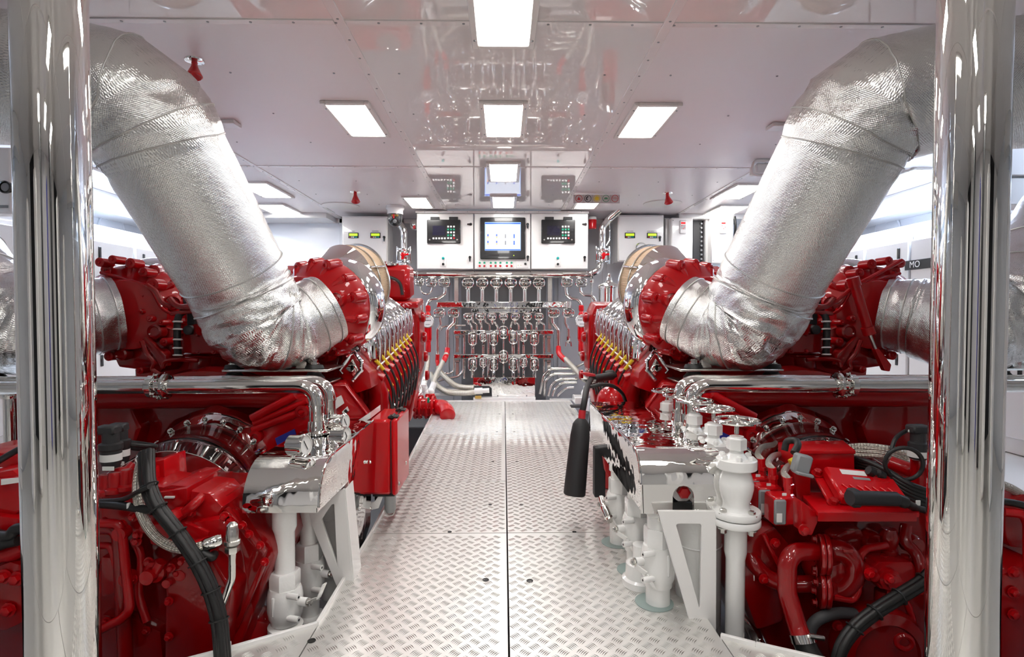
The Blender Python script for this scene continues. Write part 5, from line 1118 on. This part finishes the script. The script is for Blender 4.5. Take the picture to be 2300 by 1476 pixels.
t = thing('fire_extinguisher', 'red carbon dioxide extinguisher with large black horn behind the right cover', 'extinguisher', (.62, 3.05, 0))
q = at(1378, 900, 3.05); 
obj('cylinder', MB().lathe((q.x, 3.05, .002), (0, 0, 1), [(.085, 0), (.092, .01), (.092, .47)] + [(.092 * math.cos(a), .47 + .085 * math.sin(a)) for a in (.25, .5, .75, 1.0, 1.2)] + [(.024, .56), (.024, .60)], 36), REDV, t)
obj('valve_head', MB().lathe((q.x - .02, 3.05, .59), (0, 0, 1), [(.025, 0), (.028, .01), (.028, .04), (.018, .05)], 16).cyl((q.x, 3.05, .61), at(1332, 852, 2.9), .022), BLKM, t, 'black valve head')
hp = at(1328, 850, 2.88)
obj('handle', MB().prism([at(x, y, 2.86) for x, y in ((1303, 838), (1316, 837), (1338, 841), (1338, 846), (1318, 846))], (0, .03, 0), .004), REDK, t, 'red squeeze handle'); obj('grip', MB().prism([at(x, y, 2.87) for x, y in ((1305, 851), (1340, 853), (1338, 860), (1320, 863))], (0, .03, 0), .004), STEEL, t)
obj('hose', MB().tube(smooth([at(1318, 868, 2.80), at(1330, 868, 2.78), at(1352, 864, 2.78), at(1378, 868, 2.8), at(1398, 885, 2.85), at(1408, 912, 2.9)]), .0095, 12), BLK, t, 'black hose')
a, b = at(1290, 1112, 2.60), at(1306, 945, 2.64); L = (b - a).length
obj('horn', MB().lathe(a, b - a, [(.048, 0), (.052, .006), (.05, L * .3), (.046, L * .8), (.040, L * .95), (.030, L), (.02, L + .01)], 34), BLKM, t, 'black discharge horn')
obj('red_collar', MB().cyl(b + (b - a).normalized() * .008, b + (b - a).normalized() * .05, .017, n=18), REDK, t, 'red collar')
obj('horn_neck', MB().tube(smooth([b + (b - a).normalized() * .04, at(1313, 900, 2.66), at(1318, 872, 2.76), hp]), .015, 14), BLKM, t)
solo('support_box', pxbox(MB(), 1336, 1007, 1360, 1118, 2.60, 2.66, .004), BLKM, 'black box below the right cover behind the discharge horn', 'box')
solo('warning_plate', MB().prism([at(x, y, 2.49) for x, y in ((1356, 1030), (1364, 1032), (1372, 1065), (1374, 1076), (1360, 1060))], (0, .05, 0), .002), REDV, 'small red tapered piece under the right mirror steel cover', 'bracket')
t = solo('floor_hatch', pxbox(MB(), 1283, 913, 1316, 916, 5.2, 5.3, .001), BLKM, 'dark hatch edge at the right far end of the walkway', 'hatch')

# ================================================================ LEFT GEARBOX AND ITS FITTINGS
def poly(parent, name, pts, Y, d, m, b=.006, label=None): return obj(name, MB().prism([at(x, y, Y) for x, y in pts], (0, d, 0), b), m, parent, label)
def disc(parent, name, px, py, Y, prof, m, n=26, ax=NEG, label=None): return obj(name, MB().lathe(at(px, py, Y), ax, prof, n, False), m, parent, label)
def pipe(parent, name, pts, r, m, fr=.05, n=14, sm=False, label=None):
    P = ppath(*pts); return obj(name, MB().tube(smooth(P) if sm else fillet(P, fr, 6), r, n), m, parent, label)
G = thing('gearbox', 'red gearbox, colour darkened for shade, in the left foreground with hoses and cables', 'gearbox', (-1.2, 1.9, -.8))
poly(G, 'housing', ((-140, 1150), (225, 1125), (430, 1112), (500, 1112), (540, 1160), (608, 1215), (618, 1250), (575, 1360), (520, 1520), (420, 1700), (-140, 1700)), 1.72, .26, REDD, .02)
obj('housing_flank', MB().prism([at(500, 1112, 1.70), at(608, 1215, 1.78), at(616, 1255, 1.78), at(522, 1500, 1.66), at(450, 1500, 1.62), at(470, 1240, 1.62)], (0, .15, 0), .01), REDD, G)
poly(G, 'lower_plate', ((372, 1262), (470, 1252), (520, 1330), (500, 1500), (368, 1500)), 1.62, .12, REDD, .012)
poly(G, 'upper_deck', ((225, 1100), (300, 1085), (470, 1108), (500, 1140), (470, 1190), (400, 1200), (225, 1200)), 1.66, .16, RED, .012)
poly(G, 'connection_box', ((283, 1053), (340, 1053), (345, 1110), (286, 1110)), 1.70, .14, REDB, .006); poly(G, 'box_panel', ((335, 1040), (368, 1032), (372, 1095), (341, 1107)), 1.74, .12, REDB, .004)
obj('box_top_screw', MB().bolt(at(303, 1046, 1.76), (0, 0, 1), .008, .008), BRASS, G)
poly(G, 'side_box', ((341, 1108), (420, 1096), (421, 1130), (400, 1152), (345, 1140)), 1.64, .18, RED, .008)
poly(G, 'side_box_lid', ((352, 1100), (385, 1090), (421, 1092), (421, 1098), (345, 1112)), 1.66, .2, RED, .004)
for (x, y, wd) in ((368, 1116, 22), (352, 1138, 12)): obj('paper_label', pxbox(MB(), x, y, x + wd, y + 4, 1.632, 1.64, .0005), PAPER, G, 'white paper label')
pipe(G, 'bent_tube', ((385, 1160, 1.64), (410, 1155, 1.62), (440, 1130, 1.62), (455, 1112, 1.68), (430, 1105, 1.72)), .014, RED); disc(G, 'tube_nut', 392, 1160, 1.60, [(.020, -.03), (.020, .02), (.014, .03), (.001, .03)], RED, 6)
for (x, y) in ((235, 1172), (275, 1178), (310, 1200), (325, 1185), (300, 1160), (430, 1150), (505, 1160), (518, 1170), (308, 1215), (335, 1262), (410, 1260), (400, 1285), (300, 1300)):
    obj('housing_bolt', MB().bolt(at(x, y, 1.63), NEG, .010, .012), RED, G)
poly(G, 'bearing_cap', ((330, 1180), (405, 1170), (470, 1195), (462, 1225), (400, 1235), (335, 1225)), 1.62, .1, RED, .012)
poly(G, 'valve_block', ((415, 1175), (495, 1165), (515, 1195), (480, 1232), (420, 1226)), 1.63, .12, RED, .012)
disc(G, 'hub_boss', 350, 1283, 1.62, [(.030, -.02), (.030, .01), (.020, .018), (.02, .045), (.0001, .045)], RED); obj('hub_arm', MB().tube(ppath((350, 1283, 1.60), (362, 1262, 1.60)), .014, 10), RED, G)
disc(G, 'port_cap', 408, 1290, 1.63, [(.016, -.02), (.016, .012), (.0001, .012)], RED); disc(G, 'port_cap', 378, 1308, 1.62, [(.012, -.02), (.012, .012), (.0001, .012)], RED)
pipe(G, 'oil_pipe', ((225, 1176, 1.62), (262, 1176, 1.62), (274, 1192, 1.62), (292, 1372, 1.60), (270, 1392, 1.60), (225, 1415, 1.60)), .013, RED, .04)
pipe(G, 'oil_pipe', ((220, 1185, 1.66), (255, 1186, 1.66), (268, 1200, 1.66), (282, 1480, 1.64)), .020, REDD, .04)
for (x, y, a) in ((272, 1198, 0), (286, 1300, 0)): disc(G, 'pipe_clamp', x, y, 1.62, [(.020, -.02), (.020, .012), (.0001, .012)], RED, 12)
poly(G, 'lower_casting', ((225, 1250), (262, 1255), (270, 1330), (225, 1345)), 1.64, .1, REDD, .012)
poly(G, 'sump_casting', ((225, 1380), (300, 1390), (360, 1420), (368, 1500), (225, 1500)), 1.68, .1, REDD, .015)
for (x, y) in ((385, 1275), (460, 1266), (505, 1332), (496, 1420), (380, 1350), (380, 1430), (440, 1250), (560, 1200), (585, 1225), (595, 1262), (545, 1180), (240, 1262), (258, 1322), (240, 1395), (330, 1415)):
    obj('housing_bolt', MB().bolt(at(x, y, 1.612 if 370 < x < 510 else 1.67), NEG, .009, .011), RED, G)
for pts, r in ((((300, 1210, 1.66), (318, 1255, 1.65), (312, 1330, 1.65), (330, 1395, 1.65)), .012), (((225, 1225, 1.66), (250, 1232, 1.65), (262, 1290, 1.65)), .010), (((410, 1210, 1.60), (432, 1222, 1.59), (470, 1212, 1.60)), .010)): pipe(G, 'small_pipe', pts, r, RED, sm=True)
obj('face_rib', MB().prism([at(x, y, 1.70) for x, y in ((505, 1140), (515, 1136), (600, 1235), (596, 1246))], (0, -.02, 0), .004), REDD, G); obj('face_rib', MB().prism([at(x, y, 1.70) for x, y in ((596, 1250), (606, 1255), (535, 1420), (524, 1416))], (0, -.02, 0), .004), REDD, G)
# blocks below the sensors
for (x, y0, y1, r) in ((262, 1060, 1105, .022), (285, 1052, 1100, .018), (240, 1075, 1110, .02)): obj('sensor_port', MB().lathe(at(x, y1, 1.66), (0, 0, 1), [(r * 1.4, 0), (r * 1.4, .012), (r, .018), (r, .05), (r * .8, .06)], 14), RED, G)
pipe(G, 'hydraulic_pipe', ((300, 1045, 1.72), (285, 1060, 1.70), (262, 1062, 1.68), (240, 1078, 1.66)), .016, RED, .04)
# far-left pieces beyond the pillar
poly(G, 'left_cover', ((-60, 1085), (30, 1072), (52, 1085), (52, 1140), (20, 1170), (-60, 1150)), 1.62, .2, RED, .010); poly(G, 'left_lid', ((-60, 1070), (28, 1056), (48, 1072), (30, 1086), (-60, 1098)), 1.64, .25, REDB, .004)
obj('paper_label', MB().prism([at(x, y, 1.61) for x, y in ((2, 1077), (44, 1073), (44, 1084), (2, 1090))], (0, .004, 0)), PAPER, G, 'white paper label')
poly(G, 'left_block', ((-60, 1150), (40, 1165), (52, 1180), (52, 1210), (-60, 1210)), 1.60, .2, RED, .01); poly(G, 'left_flange', ((-60, 1290), (20, 1262), (50, 1270), (52, 1400), (10, 1420), (-60, 1415)), 1.58, .2, REDD, .015)
pipe(G, 'left_pipe', ((-60, 1250, 1.60), (30, 1240, 1.60), (60, 1225, 1.60)), .026, RED, .05); poly(G, 'left_edge', ((-60, 1010), (25, 1020), (50, 1030), (40, 1052), (-60, 1052)), 1.75, .15, RED, .01)
for (x, y) in ((10, 1295), (38, 1300), (20, 1370)): obj('housing_bolt', MB().bolt(at(x, y, 1.575), NEG, .014, .014), RED, G)
for pts, r in ((((-20, 1200, 1.58), (20, 1205, 1.56), (35, 1190, 1.56), (60, 1185, 1.56)), .016), (((-20, 1235, 1.58), (10, 1222, 1.56), (40, 1215, 1.56)), .014), (((-10, 1040, 1.62), (20, 1022, 1.62), (50, 1005, 1.62)), .009)):
    pipe(G, 'left_cable', pts, r, BLK, sm=True, label='black cable')
# sensors
for k, (x, y, Y, r) in enumerate(((249, 1000, 1.66, .028), (272, 992, 1.78, .024))):
    p = at(x, y, Y); t = thing('pressure_sensor', ('front', 'rear')[k] + ' black sensor plug on the left gearbox beside the pillar', 'sensor', at(x, 1040, Y))
    obj('body', MB().lathe(p + V((0, 0, -.045)), (0, 0, 1), [(r * .8, -.02), (r, 0), (r, .03), (r * 1.12, .034), (r * 1.12, .05), (r * .8, .054), (r * .8, .085)], 24), BLKM, t)
    obj('plug', MB().box(p + V((-.006, 0, .046)), (r * 2.0, r * 1.5, .026), .005), BLKM, t); obj('wrap_label', MB().lathe(p + V((0, 0, -.046)), (0, 0, 1), [(r * .9, 0), (r * 1.01, .001), (r * 1.01, .022), (r * .9, .023)], 24), PAPER, t, 'white wrapped label')
    obj('tag', MB().box(p + V((.012, -.03, -.062)), (.034, .002, .012), .0005), PAPER, t)
# cables and hoses in front of the left gearbox
t = thing('cable_bundle', 'thick bundle of black cables draped down the left gearbox', 'cables', at(420, 1250, 1.56))
base = [(326, 1014, 1.66), (326, 1045, 1.62), (330, 1090, 1.58), (352, 1140, 1.56), (395, 1195, 1.55), (440, 1262, 1.54), (470, 1325, 1.53), (488, 1390, 1.52), (496, 1470, 1.50), (500, 1560, 1.5)]
for k, (dx, dy, dY) in enumerate(((0, 0, 0), (9, -3, .006), (-8, 4, .008), (4, 8, -.010), (15, -2, .02))):
    obj('cable', MB().tube(smooth([at(x + dx, y + dy, Y + dY) for x, y, Y in base]), .0095, 10), BLK, t)
for i in (2, 3, 4, 5, 6, 7): x, y, Y = base[i]; nx_, ny_, nY = base[i + 1]; obj('cable_tie', MB().ring(at(x + 4, y + 2, Y), at(nx_, ny_, nY) - at(x, y, Y), .024, .0025, 20, 6), BLK, t)
t = hose(ppath((322, 1025, 1.70), (312, 1060, 1.64), (309, 1105, 1.60), (318, 1155, 1.58), (345, 1200, 1.57), (385, 1228, 1.57), (430, 1232, 1.57), (490, 1214, 1.60)), .0135, BRAID, 'braided steel hose looping below the black cables on the left')
t = thing('cable_loop', 'black cable coiled behind the sensors on the left gearbox', 'cables', at(290, 1010, 1.8))
for dz, r in ((0, .05), (.012, .062)): obj('coil', MB().ring(at(288, 1005, 1.85) + V((.02, 0, dz)), (.15, .25, 1), r, .007, 30, 8), BLK, t)
obj('lead', MB().tube(smooth(ppath((225, 1132, 1.62), (270, 1136, 1.60), (310, 1142, 1.58), (345, 1146, 1.58))), .012, 10), BLK, t); obj('lead', MB().tube(smooth(ppath((225, 1126, 1.62), (275, 1122, 1.60), (310, 1105, 1.56), (335, 1094, 1.55))), .007, 8), BLK, t)
obj('tag', MB().box(at(289, 1136, 1.58), (.007, .01, .016), .001), PAPER, t); obj('short_cable', MB().tube(smooth(ppath((440, 1228, 1.60), (455, 1242, 1.58), (475, 1252, 1.58), (482, 1245, 1.6))), .012, 10), BLK, t)
t = thing('quick_coupling', 'upright steel quick coupling on thin bent pipe, left foreground', 'coupling', at(522, 1220, 1.6)); p = at(522, 1238, 1.60)
obj('coupling_body', MB().lathe(p, (0, 0, 1), [(.016, -.005), (.020, 0), (.020, .014), (.014, .018)], 6).lathe(p + V((0, 0, .018)), (0, 0, 1), [(.017, 0), (.022, .004), (.022, .014), (.017, .016), (.017, .044), (.0155, .046), (.0155, .058), (.008, .066), (.0001, .068)], 22), STEEL, t)
pipe(t, 'bent_pipe', ((522, 1240, 1.60), (521, 1300, 1.60), (497, 1362, 1.60), (494, 1400, 1.62)), .0105, CHR, .06)
t = thing('angle_bracket', 'pale grey perforated angle bracket at the bottom left edge strip', 'bracket', at(500, 1450, 1.55))
obj('upright', MB().prism([at(x, y, 1.545) for x, y in ((484, 1476), (484, 1462), (512, 1440), (518, 1443), (518, 1490), (484, 1500))], (0, .004, 0)), LOCK, t)
for y in (1456, 1470): obj('hole', MB().cyl(at(514, y, 1.542), at(514, y, 1.546), .003, n=8), GREY, t)
t = solo('red_pump', MB().lathe(at(575, 1440, 1.80), (.2, -1, .1), [(.07, -.08), (.075, 0), (.07, .02), (.04, .03), (.0001, .035)], 30, False), RED, 'round red pump end low behind the left front valve', 'pump')

# ================================================================ RIGHT GEARBOX AND ITS FITTINGS
H_ = thing('gearbox', 'red gearbox, colour darkened for shade, in the right foreground with pumps, pipes and control unit', 'gearbox', (1.2, 1.9, -.8))
poly(H_, 'housing', ((1690, 1180), (1760, 1120), (2090, 1120), (2440, 1150), (2440, 1700), (1820, 1700), (1740, 1520), (1665, 1360), (1668, 1240)), 1.85, .4, REDD, .02)
poly(H_, 'flank_casting', ((1672, 1220), (1740, 1180), (1790, 1240), (1760, 1400), (1700, 1420), (1668, 1330)), 1.76, .1, REDD, .02)
poly(H_, 'side_casting', ((2230, 1150), (2300, 1110), (2360, 1130), (2360, 1240), (2270, 1230)), 1.7, .2, REDD, .01); poly(H_, 'side_cover', ((2250, 1290), (2330, 1260), (2400, 1300), (2400, 1500), (2250, 1500)), 1.64, .2, REDD, .02)
pipe(H_, 'side_pipe', ((2256, 1150, 1.66), (2300, 1155, 1.64), (2310, 1180, 1.64), (2310, 1300, 1.64)), .014, RED, .03); 
for y in (1285, 1330, 1380): obj('housing_bolt', MB().bolt(at(2275, y, 1.635), NEG, .012, .012), RED, H_)
# top: terminal box, control unit on its shelf
poly(H_, 'terminal_box', ((1802, 1018), (1920, 1014), (1921, 1062), (1830, 1066), (1802, 1062)), 1.84, .17, REDB, .008)
obj('terminal_lid', MB().prism([at(1798, 1012, 1.83), at(1922, 1012, 1.83), at(1894, 989, 2.03), at(1778, 994, 2.03)], (0, 0, -.012), .003), REDB, H_)
poly(H_, 'neck', ((1785, 1062), (1822, 1062), (1822, 1125), (1790, 1125)), 1.78, .1, RED, .008)
obj('shelf', MB().prism([at(1838, 1152, 1.60), at(2065, 1152, 1.60), at(2065, 1105, 1.82), at(1795, 1105, 1.82)], (0, 0, -.014), .003), REDB, H_); poly(H_, 'shelf_lip', ((1838, 1152), (2060, 1152), (2060, 1172), (1838, 1172)), 1.598, .006, RED, .002)
poly(H_, 'shelf_leg', ((1800, 1125), (1838, 1152), (1838, 1172), (1824, 1205), (1800, 1195)), 1.62, .05, RED, .006)
obj('leg_bolt', MB().bolt(at(1806, 1190, 1.61), NEG, .012, .012), RED, H_)
t = thing('control_unit', 'red finned engine control unit with black connector on a shelf', 'control unit', at(1930, 1120, 1.68))
n = V((0, -.42, 1)).normalized(); c0_ = at(1940, 1098, 1.72); R = Mx.Rotation(-.30, 3, 'X') @ Mx.Rotation(-.12, 3, 'Z')
R = Mx.Rotation(.40, 3, 'X') @ Mx.Rotation(-.16, 3, 'Z')
obj('base', MB().box(c0_ + R @ V((0, 0, -.02)), (.245, .17, .012), .004, R), REDB, t); obj('case', MB().box(c0_ + R @ V((0, 0, .004)), (.20, .145, .04), .008, R), REDB, t)
for k in range(7): obj('fin', MB().box(c0_ + R @ V((-.065 + k * .022, -.045, .026)), (.008, .055, .010), .002, R @ Mx.Rotation(.5, 3, 'Z')), REDB, t)
for (dx, dy, w1, h1) in ((-.02, .045, .075, .024), (-.005, .018, .05, .012)): obj('rating_label', MB().box(c0_ + R @ V((dx, dy, .0245)), (w1, h1, .001), .0003, R), PAPER if h1 > .02 else GREY, t)
for k in range(4): obj('embossed_line', MB().box(c0_ + R @ V((.055, .05 - k * .012, .0245)), (.04, .003, .002), .0005, R), REDB, t)
for sx in (-1, 1):
    for sy in (-1, 1): obj('foot_bolt', MB().bolt(c0_ + R @ V((sx * .112, sy * .07, -.014)), R @ V((0, 0, 1)), .013, .016), RED, t)
obj('connector', MB().cyl(at(1908, 1118, 1.575), at(2012, 1121, 1.60), .021, n=22).box(at(1918, 1118, 1.59), (.03, .04, .05), .006), BLKM, t, 'black connector'); obj('connector_tail', MB().tube(smooth(ppath((2012, 1121, 1.6), (2035, 1130, 1.6), (2055, 1140, 1.62), (2090, 1150, 1.64))), [.018] * 8 + [.012] * 8 + [.010] * 9, 12), BLK, t, 'black cable')
t = thing('grey_plug', 'grey multi pin plug standing beside the red terminal box', 'connector', at(1800, 1060, 1.72)); Rz = Mx.Rotation(.25, 3, 'Y')
obj('hood', MB().box(at(1800, 1042, 1.70), (.050, .035, .060), .006, Rz), GREY, t); obj('latch', MB().box(at(1803, 1064, 1.69), (.054, .038, .010), .003, Rz), GREY, t)
obj('cable', MB().tube(smooth(ppath((1783, 1018, 1.72), (1792, 1000, 1.74), (1786, 990, 1.78), (1768, 992, 1.8), (1762, 1012, 1.8))), .011, 10), BLK, t); obj('yellow_gland', MB().lathe(at(1775, 1040, 1.74), (1, 0, .5), [(.012, 0), (.012, .02), (.008, .03)], 10), YEL, t)
for k, (x, y, Y) in enumerate(((1704, 1108, 1.92), (1728, 1128, 1.82), (1763, 1150, 1.72))):
    t = thing('sensor_box', '%s small red box with clear lid on right gearbox' % ('farthest', 'middle', 'nearest')[k], 'sensor box', at(x, y + 30, Y + .04)); sc_ = Y / 1.72
    obj('box', pxbox(MB(), x - 24, y - 32, x + 30, y + 32, Y, Y + .07, .006), REDB, t); obj('clear_lid', pxbox(MB(), x - 22, y - 26, x + 4, y + 30, Y - .012, Y, .004), GREY, t, 'smoky clear lid'); obj('tag', pxbox(MB(), x - 6, y - 42, x + 4, y - 36, Y - .014, Y - .012, .0005), PAPER, t)
    obj('face_label', pxbox(MB(), x - 18, y + 4, x - 6, y + 24, Y - .014, Y - .012, .0005), PAPER, t); obj('neck', MB().lathe(at(x + 8, y - 32, Y + .03), (0, 0, 1), [(.018, 0), (.018, .01), (.013, .014), (.013, .03), (.016, .032), (.016, .044), (.008, .05)], 6), REDV, t)
    obj('pipe', MB().tube(smooth([at(x + 8, y - 58, Y + .03), at(x + 6, y - 75, Y + .03), at(x - 2, y - 88, Y + .06), at(x + 10, y - 104, Y + .12), at(x + 40, y - 110, Y + .25)]), .0105, 10), BRAID, t, 'braided hose'); obj('hose_end', MB().tube([at(x + 8, y - 52, Y + .03), at(x + 6, y - 78, Y + .03)], .014, 10), REDV, t)
# pipework
pipe(H_, 'coolant_pipe', ((1835, 1238, 1.66), (1785, 1240, 1.64), (1768, 1262, 1.63), (1768, 1330, 1.62), (1790, 1405, 1.60), (1800, 1432, 1.58)), .027, REDD, .07, 20)
pipe(H_, 'coolant_pipe', ((1668, 1235, 1.80), (1690, 1262, 1.76), (1725, 1300, 1.74), (1760, 1312, 1.72), (1835, 1312, 1.70)), .026, REDD, .08, 18)
obj('clamp_end', MB().cyl(at(1800, 1424, 1.58), at(1806, 1444, 1.57), .034, n=22), CHR, H_, 'steel hose clamp'); obj('clamp_screw', MB().cyl(at(1818, 1428, 1.545), at(1850, 1434, 1.545), .007, n=10), STEEL, H_)
pipe(H_, 'rubber_hose', ((1804, 1440, 1.575), (1825, 1480, 1.55), (1870, 1540, 1.5)), .031, BLK, .05, 18, True, 'black rubber hose')
pipe(H_, 'rubber_hose', ((1816, 1426, 1.62), (1828, 1400, 1.62), (1850, 1385, 1.62), (1885, 1377, 1.64), (1918, 1378, 1.66)), .0165, mat('grey_rubber', (.045, .045, .048), .6), .05, 14, True, 'dark grey rubber hose'); pipe(H_, 'hose_spigot', ((1915, 1378, 1.66), (1950, 1376, 1.68)), .013, REDD)
for (x, y, ax) in ((1838, 1245, 0), (1838, 1320, 0)):
    for dx in (0, 12): obj('flange', MB().lathe(at(x + dx, y, 1.66), (1, -.35, 0), [(.058, 0), (.060, .003), (.060, .010), (.058, .013)], 30), REDD, H_)
    obj('pump_neck', MB().cyl(at(x + 10, y, 1.68), at(x + 45, y, 1.72), .036), REDD, H_)
    for a in (.4, 1.9, 3.4, 4.9): obj('flange_bolt', MB().bolt(at(x - 4, y, 1.655) + V((0, .03 * math.cos(a) * .5, .047 * math.sin(a))) + V((-.0, -.02 * math.cos(a), 0)), (-1, .35, 0), .009, .01), REDD, H_)
disc(H_, 'pump_volute', 1882, 1280, 1.72, [(.085, -.06), (.09, -.02), (.082, .02), (.06, .045), (.035, .055), (.0001, .058)], REDD, 34); pipe(H_, 'volute_ring', ((1850, 1240, 1.70), (1885, 1232, 1.68), (1915, 1255, 1.67), (1918, 1295, 1.67), (1890, 1325, 1.68), (1852, 1325, 1.70)), .032, REDD, .08, 16)
obj('pump_mark', MB().box(at(1905, 1238, 1.63), (.03, .004, .01), .001), REDD, H_)
poly(H_, 'gusset', ((1870, 1210), (1900, 1192), (1935, 1190), (1950, 1235), (1945, 1250), (1905, 1245)), 1.74, .06, REDD, .006); 
poly(H_, 'valve_block', ((1958, 1278), (1975, 1262), (2050, 1262), (2060, 1280), (2052, 1322), (2012, 1330), (1976, 1324)), 1.66, .12, RED, .010)
for (x, y, r) in ((1996, 1300, .032), (1952, 1287, .022)): disc(H_, 'block_cap', x, y, 1.65, [(r, -.02), (r, .008), (r * .65, .012), (r * .65, .028), (.0001, .03)], RED, 22); obj('cap_bolt', MB().bolt(at(x, y, 1.622), NEG, .011, .012), REDB, H_)
for x in (1986, 2033): obj('top_cap', MB().lathe(at(x, 1262, 1.70), (0, 0, 1), [(.022, 0), (.022, .010), (.012, .012), (.012, .022)], 8), RED, H_)
obj('valve_stem', MB().lathe(at(1996, 1258, 1.72), (0, 0, 1), [(.020, 0), (.026, .02), (.026, .035), (.02, .04), (.028, .065), (.028, .08), (.02, .10)], 20), REDD, H_); obj('lower_stem', MB().cyl(at(1982, 1325, 1.70), at(1980, 1376, 1.70), .022), REDD, H_)
pipe(H_, 'small_pipe', ((1990, 1225, 1.70), (1945, 1232, 1.68), (1930, 1250, 1.67), (1926, 1330, 1.66), (1915, 1348, 1.66), (1870, 1340, 1.66)), .0115, RED, .04)
pipe(H_, 'small_pipe', ((2035, 1180, 1.72), (2030, 1215, 1.70), (2060, 1245, 1.68), (2068, 1275, 1.66), (2066, 1330, 1.66)), .017, REDD, .05)
pipe(H_, 'small_pipe', ((1990, 1330, 1.68), (2035, 1350, 1.66), (2050, 1390, 1.66), (2045, 1440, 1.66)), .010, RED, .04); pipe(H_, 'small_pipe', ((1715, 1200, 1.74), (1735, 1240, 1.73), (1760, 1290, 1.74)), .008, RED, .05)
disc(H_, 'bottom_cover', 1985, 1470, 1.64, [(.135, -.06), (.14, -.01), (.13, .012), (.10, .02), (.095, .012), (.0001, .012)], REDD, 44)
obj('eye_bolt', MB().ring(at(2031, 1443, 1.58), (.3, 1, 0), .020, .008, 22, 8), RED, H_)
for (x, y) in ((1950, 1440), (1905, 1420), (2010, 1425), (1880, 1405), (1740, 1220), (1715, 1300)): obj('housing_bolt', MB().bolt(at(x, y, 1.66 if y > 1350 else 1.72), NEG, .011, .012), RED, H_)
for (x, y, r) in ((1958, 1218, .03), (2050, 1222, .025)): disc(H_, 'port_boss', x, y, 1.74, [(r * 1.3, -.02), (r * 1.2, .01), (r, .02), (.0001, .02)], REDD, 20)
# cables on the right
t = thing('cable_bundle', 'bundle of black cables crossing the right gearbox diagonally', 'cables', at(1980, 1360, 1.55))
base = [(2110, 1270, 1.56), (2075, 1305, 1.55), (2020, 1340, 1.54), (1965, 1375, 1.53), (1920, 1412, 1.52), (1888, 1460, 1.51), (1870, 1540, 1.5)]
for dx, dy, dY in ((0, 0, 0), (-6, -8, .006), (6, 8, .006), (4, -2, -.008)): obj('cable', MB().tube(smooth([at(x + dx, y + dy, Y + dY) for x, y, Y in base]), .010, 10), BLK, t)
for i in (1, 2, 3, 4): x, y, Y = base[i]; nx_, ny_, nY = base[i + 1]; obj('cable_tie', MB().ring(at(x, y, Y), at(nx_, ny_, nY) - at(x, y, Y), .023, .0025, 20, 6), BLK, t)
t = thing('wiring_harness', 'black wiring harness with loops behind the right control unit', 'cables', at(2010, 1060, 1.8))
for k in range(5): obj('cable', MB().tube(smooth([at(1922, 1030 + k * 6, 1.86 + .01 * k), at(1960, 1042 + k * 7, 1.80), at(2000, 1062 + k * 7, 1.74), at(2040, 1086 + k * 8, 1.70), at(2090, 1105 + k * 9, 1.70)]), .009, 10), BLK, t)
obj('loop', MB().ring(at(2030, 1042, 1.72), (.3, 1, .1), .052, .0065, 36, 10), BLK, t); obj('upper_cable', MB().tube(smooth(ppath((2002, 1010, 1.75), (2012, 985, 1.76), (2035, 968, 1.78), (2060, 962, 1.8))), .0065, 8), BLK, t)
for k in range(3): obj('clip', MB().lathe(at(1950 + k * 22, 1056 + k * 8, 1.74), (1, 0, -.5), [(.014, 0), (.014, .02)], 10), BLKM, t)
obj('tag', MB().box(at(2045, 968, 1.76), (.016, .003, .008), .001), PAPER, t); obj('tag', MB().box(at(2062, 1130, 1.62), (.014, .003, .016), .001), PAPER, t)
for k in range(3): hose(ppath((1880 - k * 4, 1012, 2.05), (1930, 1004 + k * 8, 2.0), (1985, 1008 + k * 8, 1.95), (2040, 1020 + k * 12, 1.92)), .014, BRAID, ('upper', 'middle', 'lower')[k] + ' braided hose behind the right control unit', ends=False)
t = thing('pressure_sensor', 'black sensor plug beside the right pillar', 'sensor', at(2062, 1000, 1.78)); p = at(2062, 995, 1.76)
obj('body', MB().lathe(p + V((0, 0, -.05)), (0, 0, 1), [(.024, 0), (.028, .01), (.028, .05), (.022, .055), (.022, .085)], 22), BLKM, t); obj('plug', MB().box(p + V((0, 0, .045)), (.06, .045, .026), .005), BLKM, t); obj('wrap_label', MB().lathe(p + V((0, 0, -.045)), (0, 0, 1), [(.02, 0), (.0288, .001), (.0288, .02), (.02, .021)], 22), PAPER, t)
pipe(H_, 'sensor_base', ((2062, 1030, 1.78), (2062, 1110, 1.80)), .022, RED); pipe(H_, 'manifold_pipe', ((2000, 1040, 1.86), (2040, 1055, 1.82), (2085, 1060, 1.80)), .024, RED, .04)
for k, (pts, nm) in enumerate(((((2240, 1085, 1.72), (2275, 1100, 1.72), (2320, 1130, 1.72)), 'braided hose beyond the right pillar'),)): hose(ppath(*pts), .014, BRAID, nm, ends=False)
t = hose(ppath((2240, 1125, 1.66), (2275, 1130, 1.66), (2320, 1140, 1.64)), .011, BLK, 'black cable beyond the right pillar', 'cable', False)
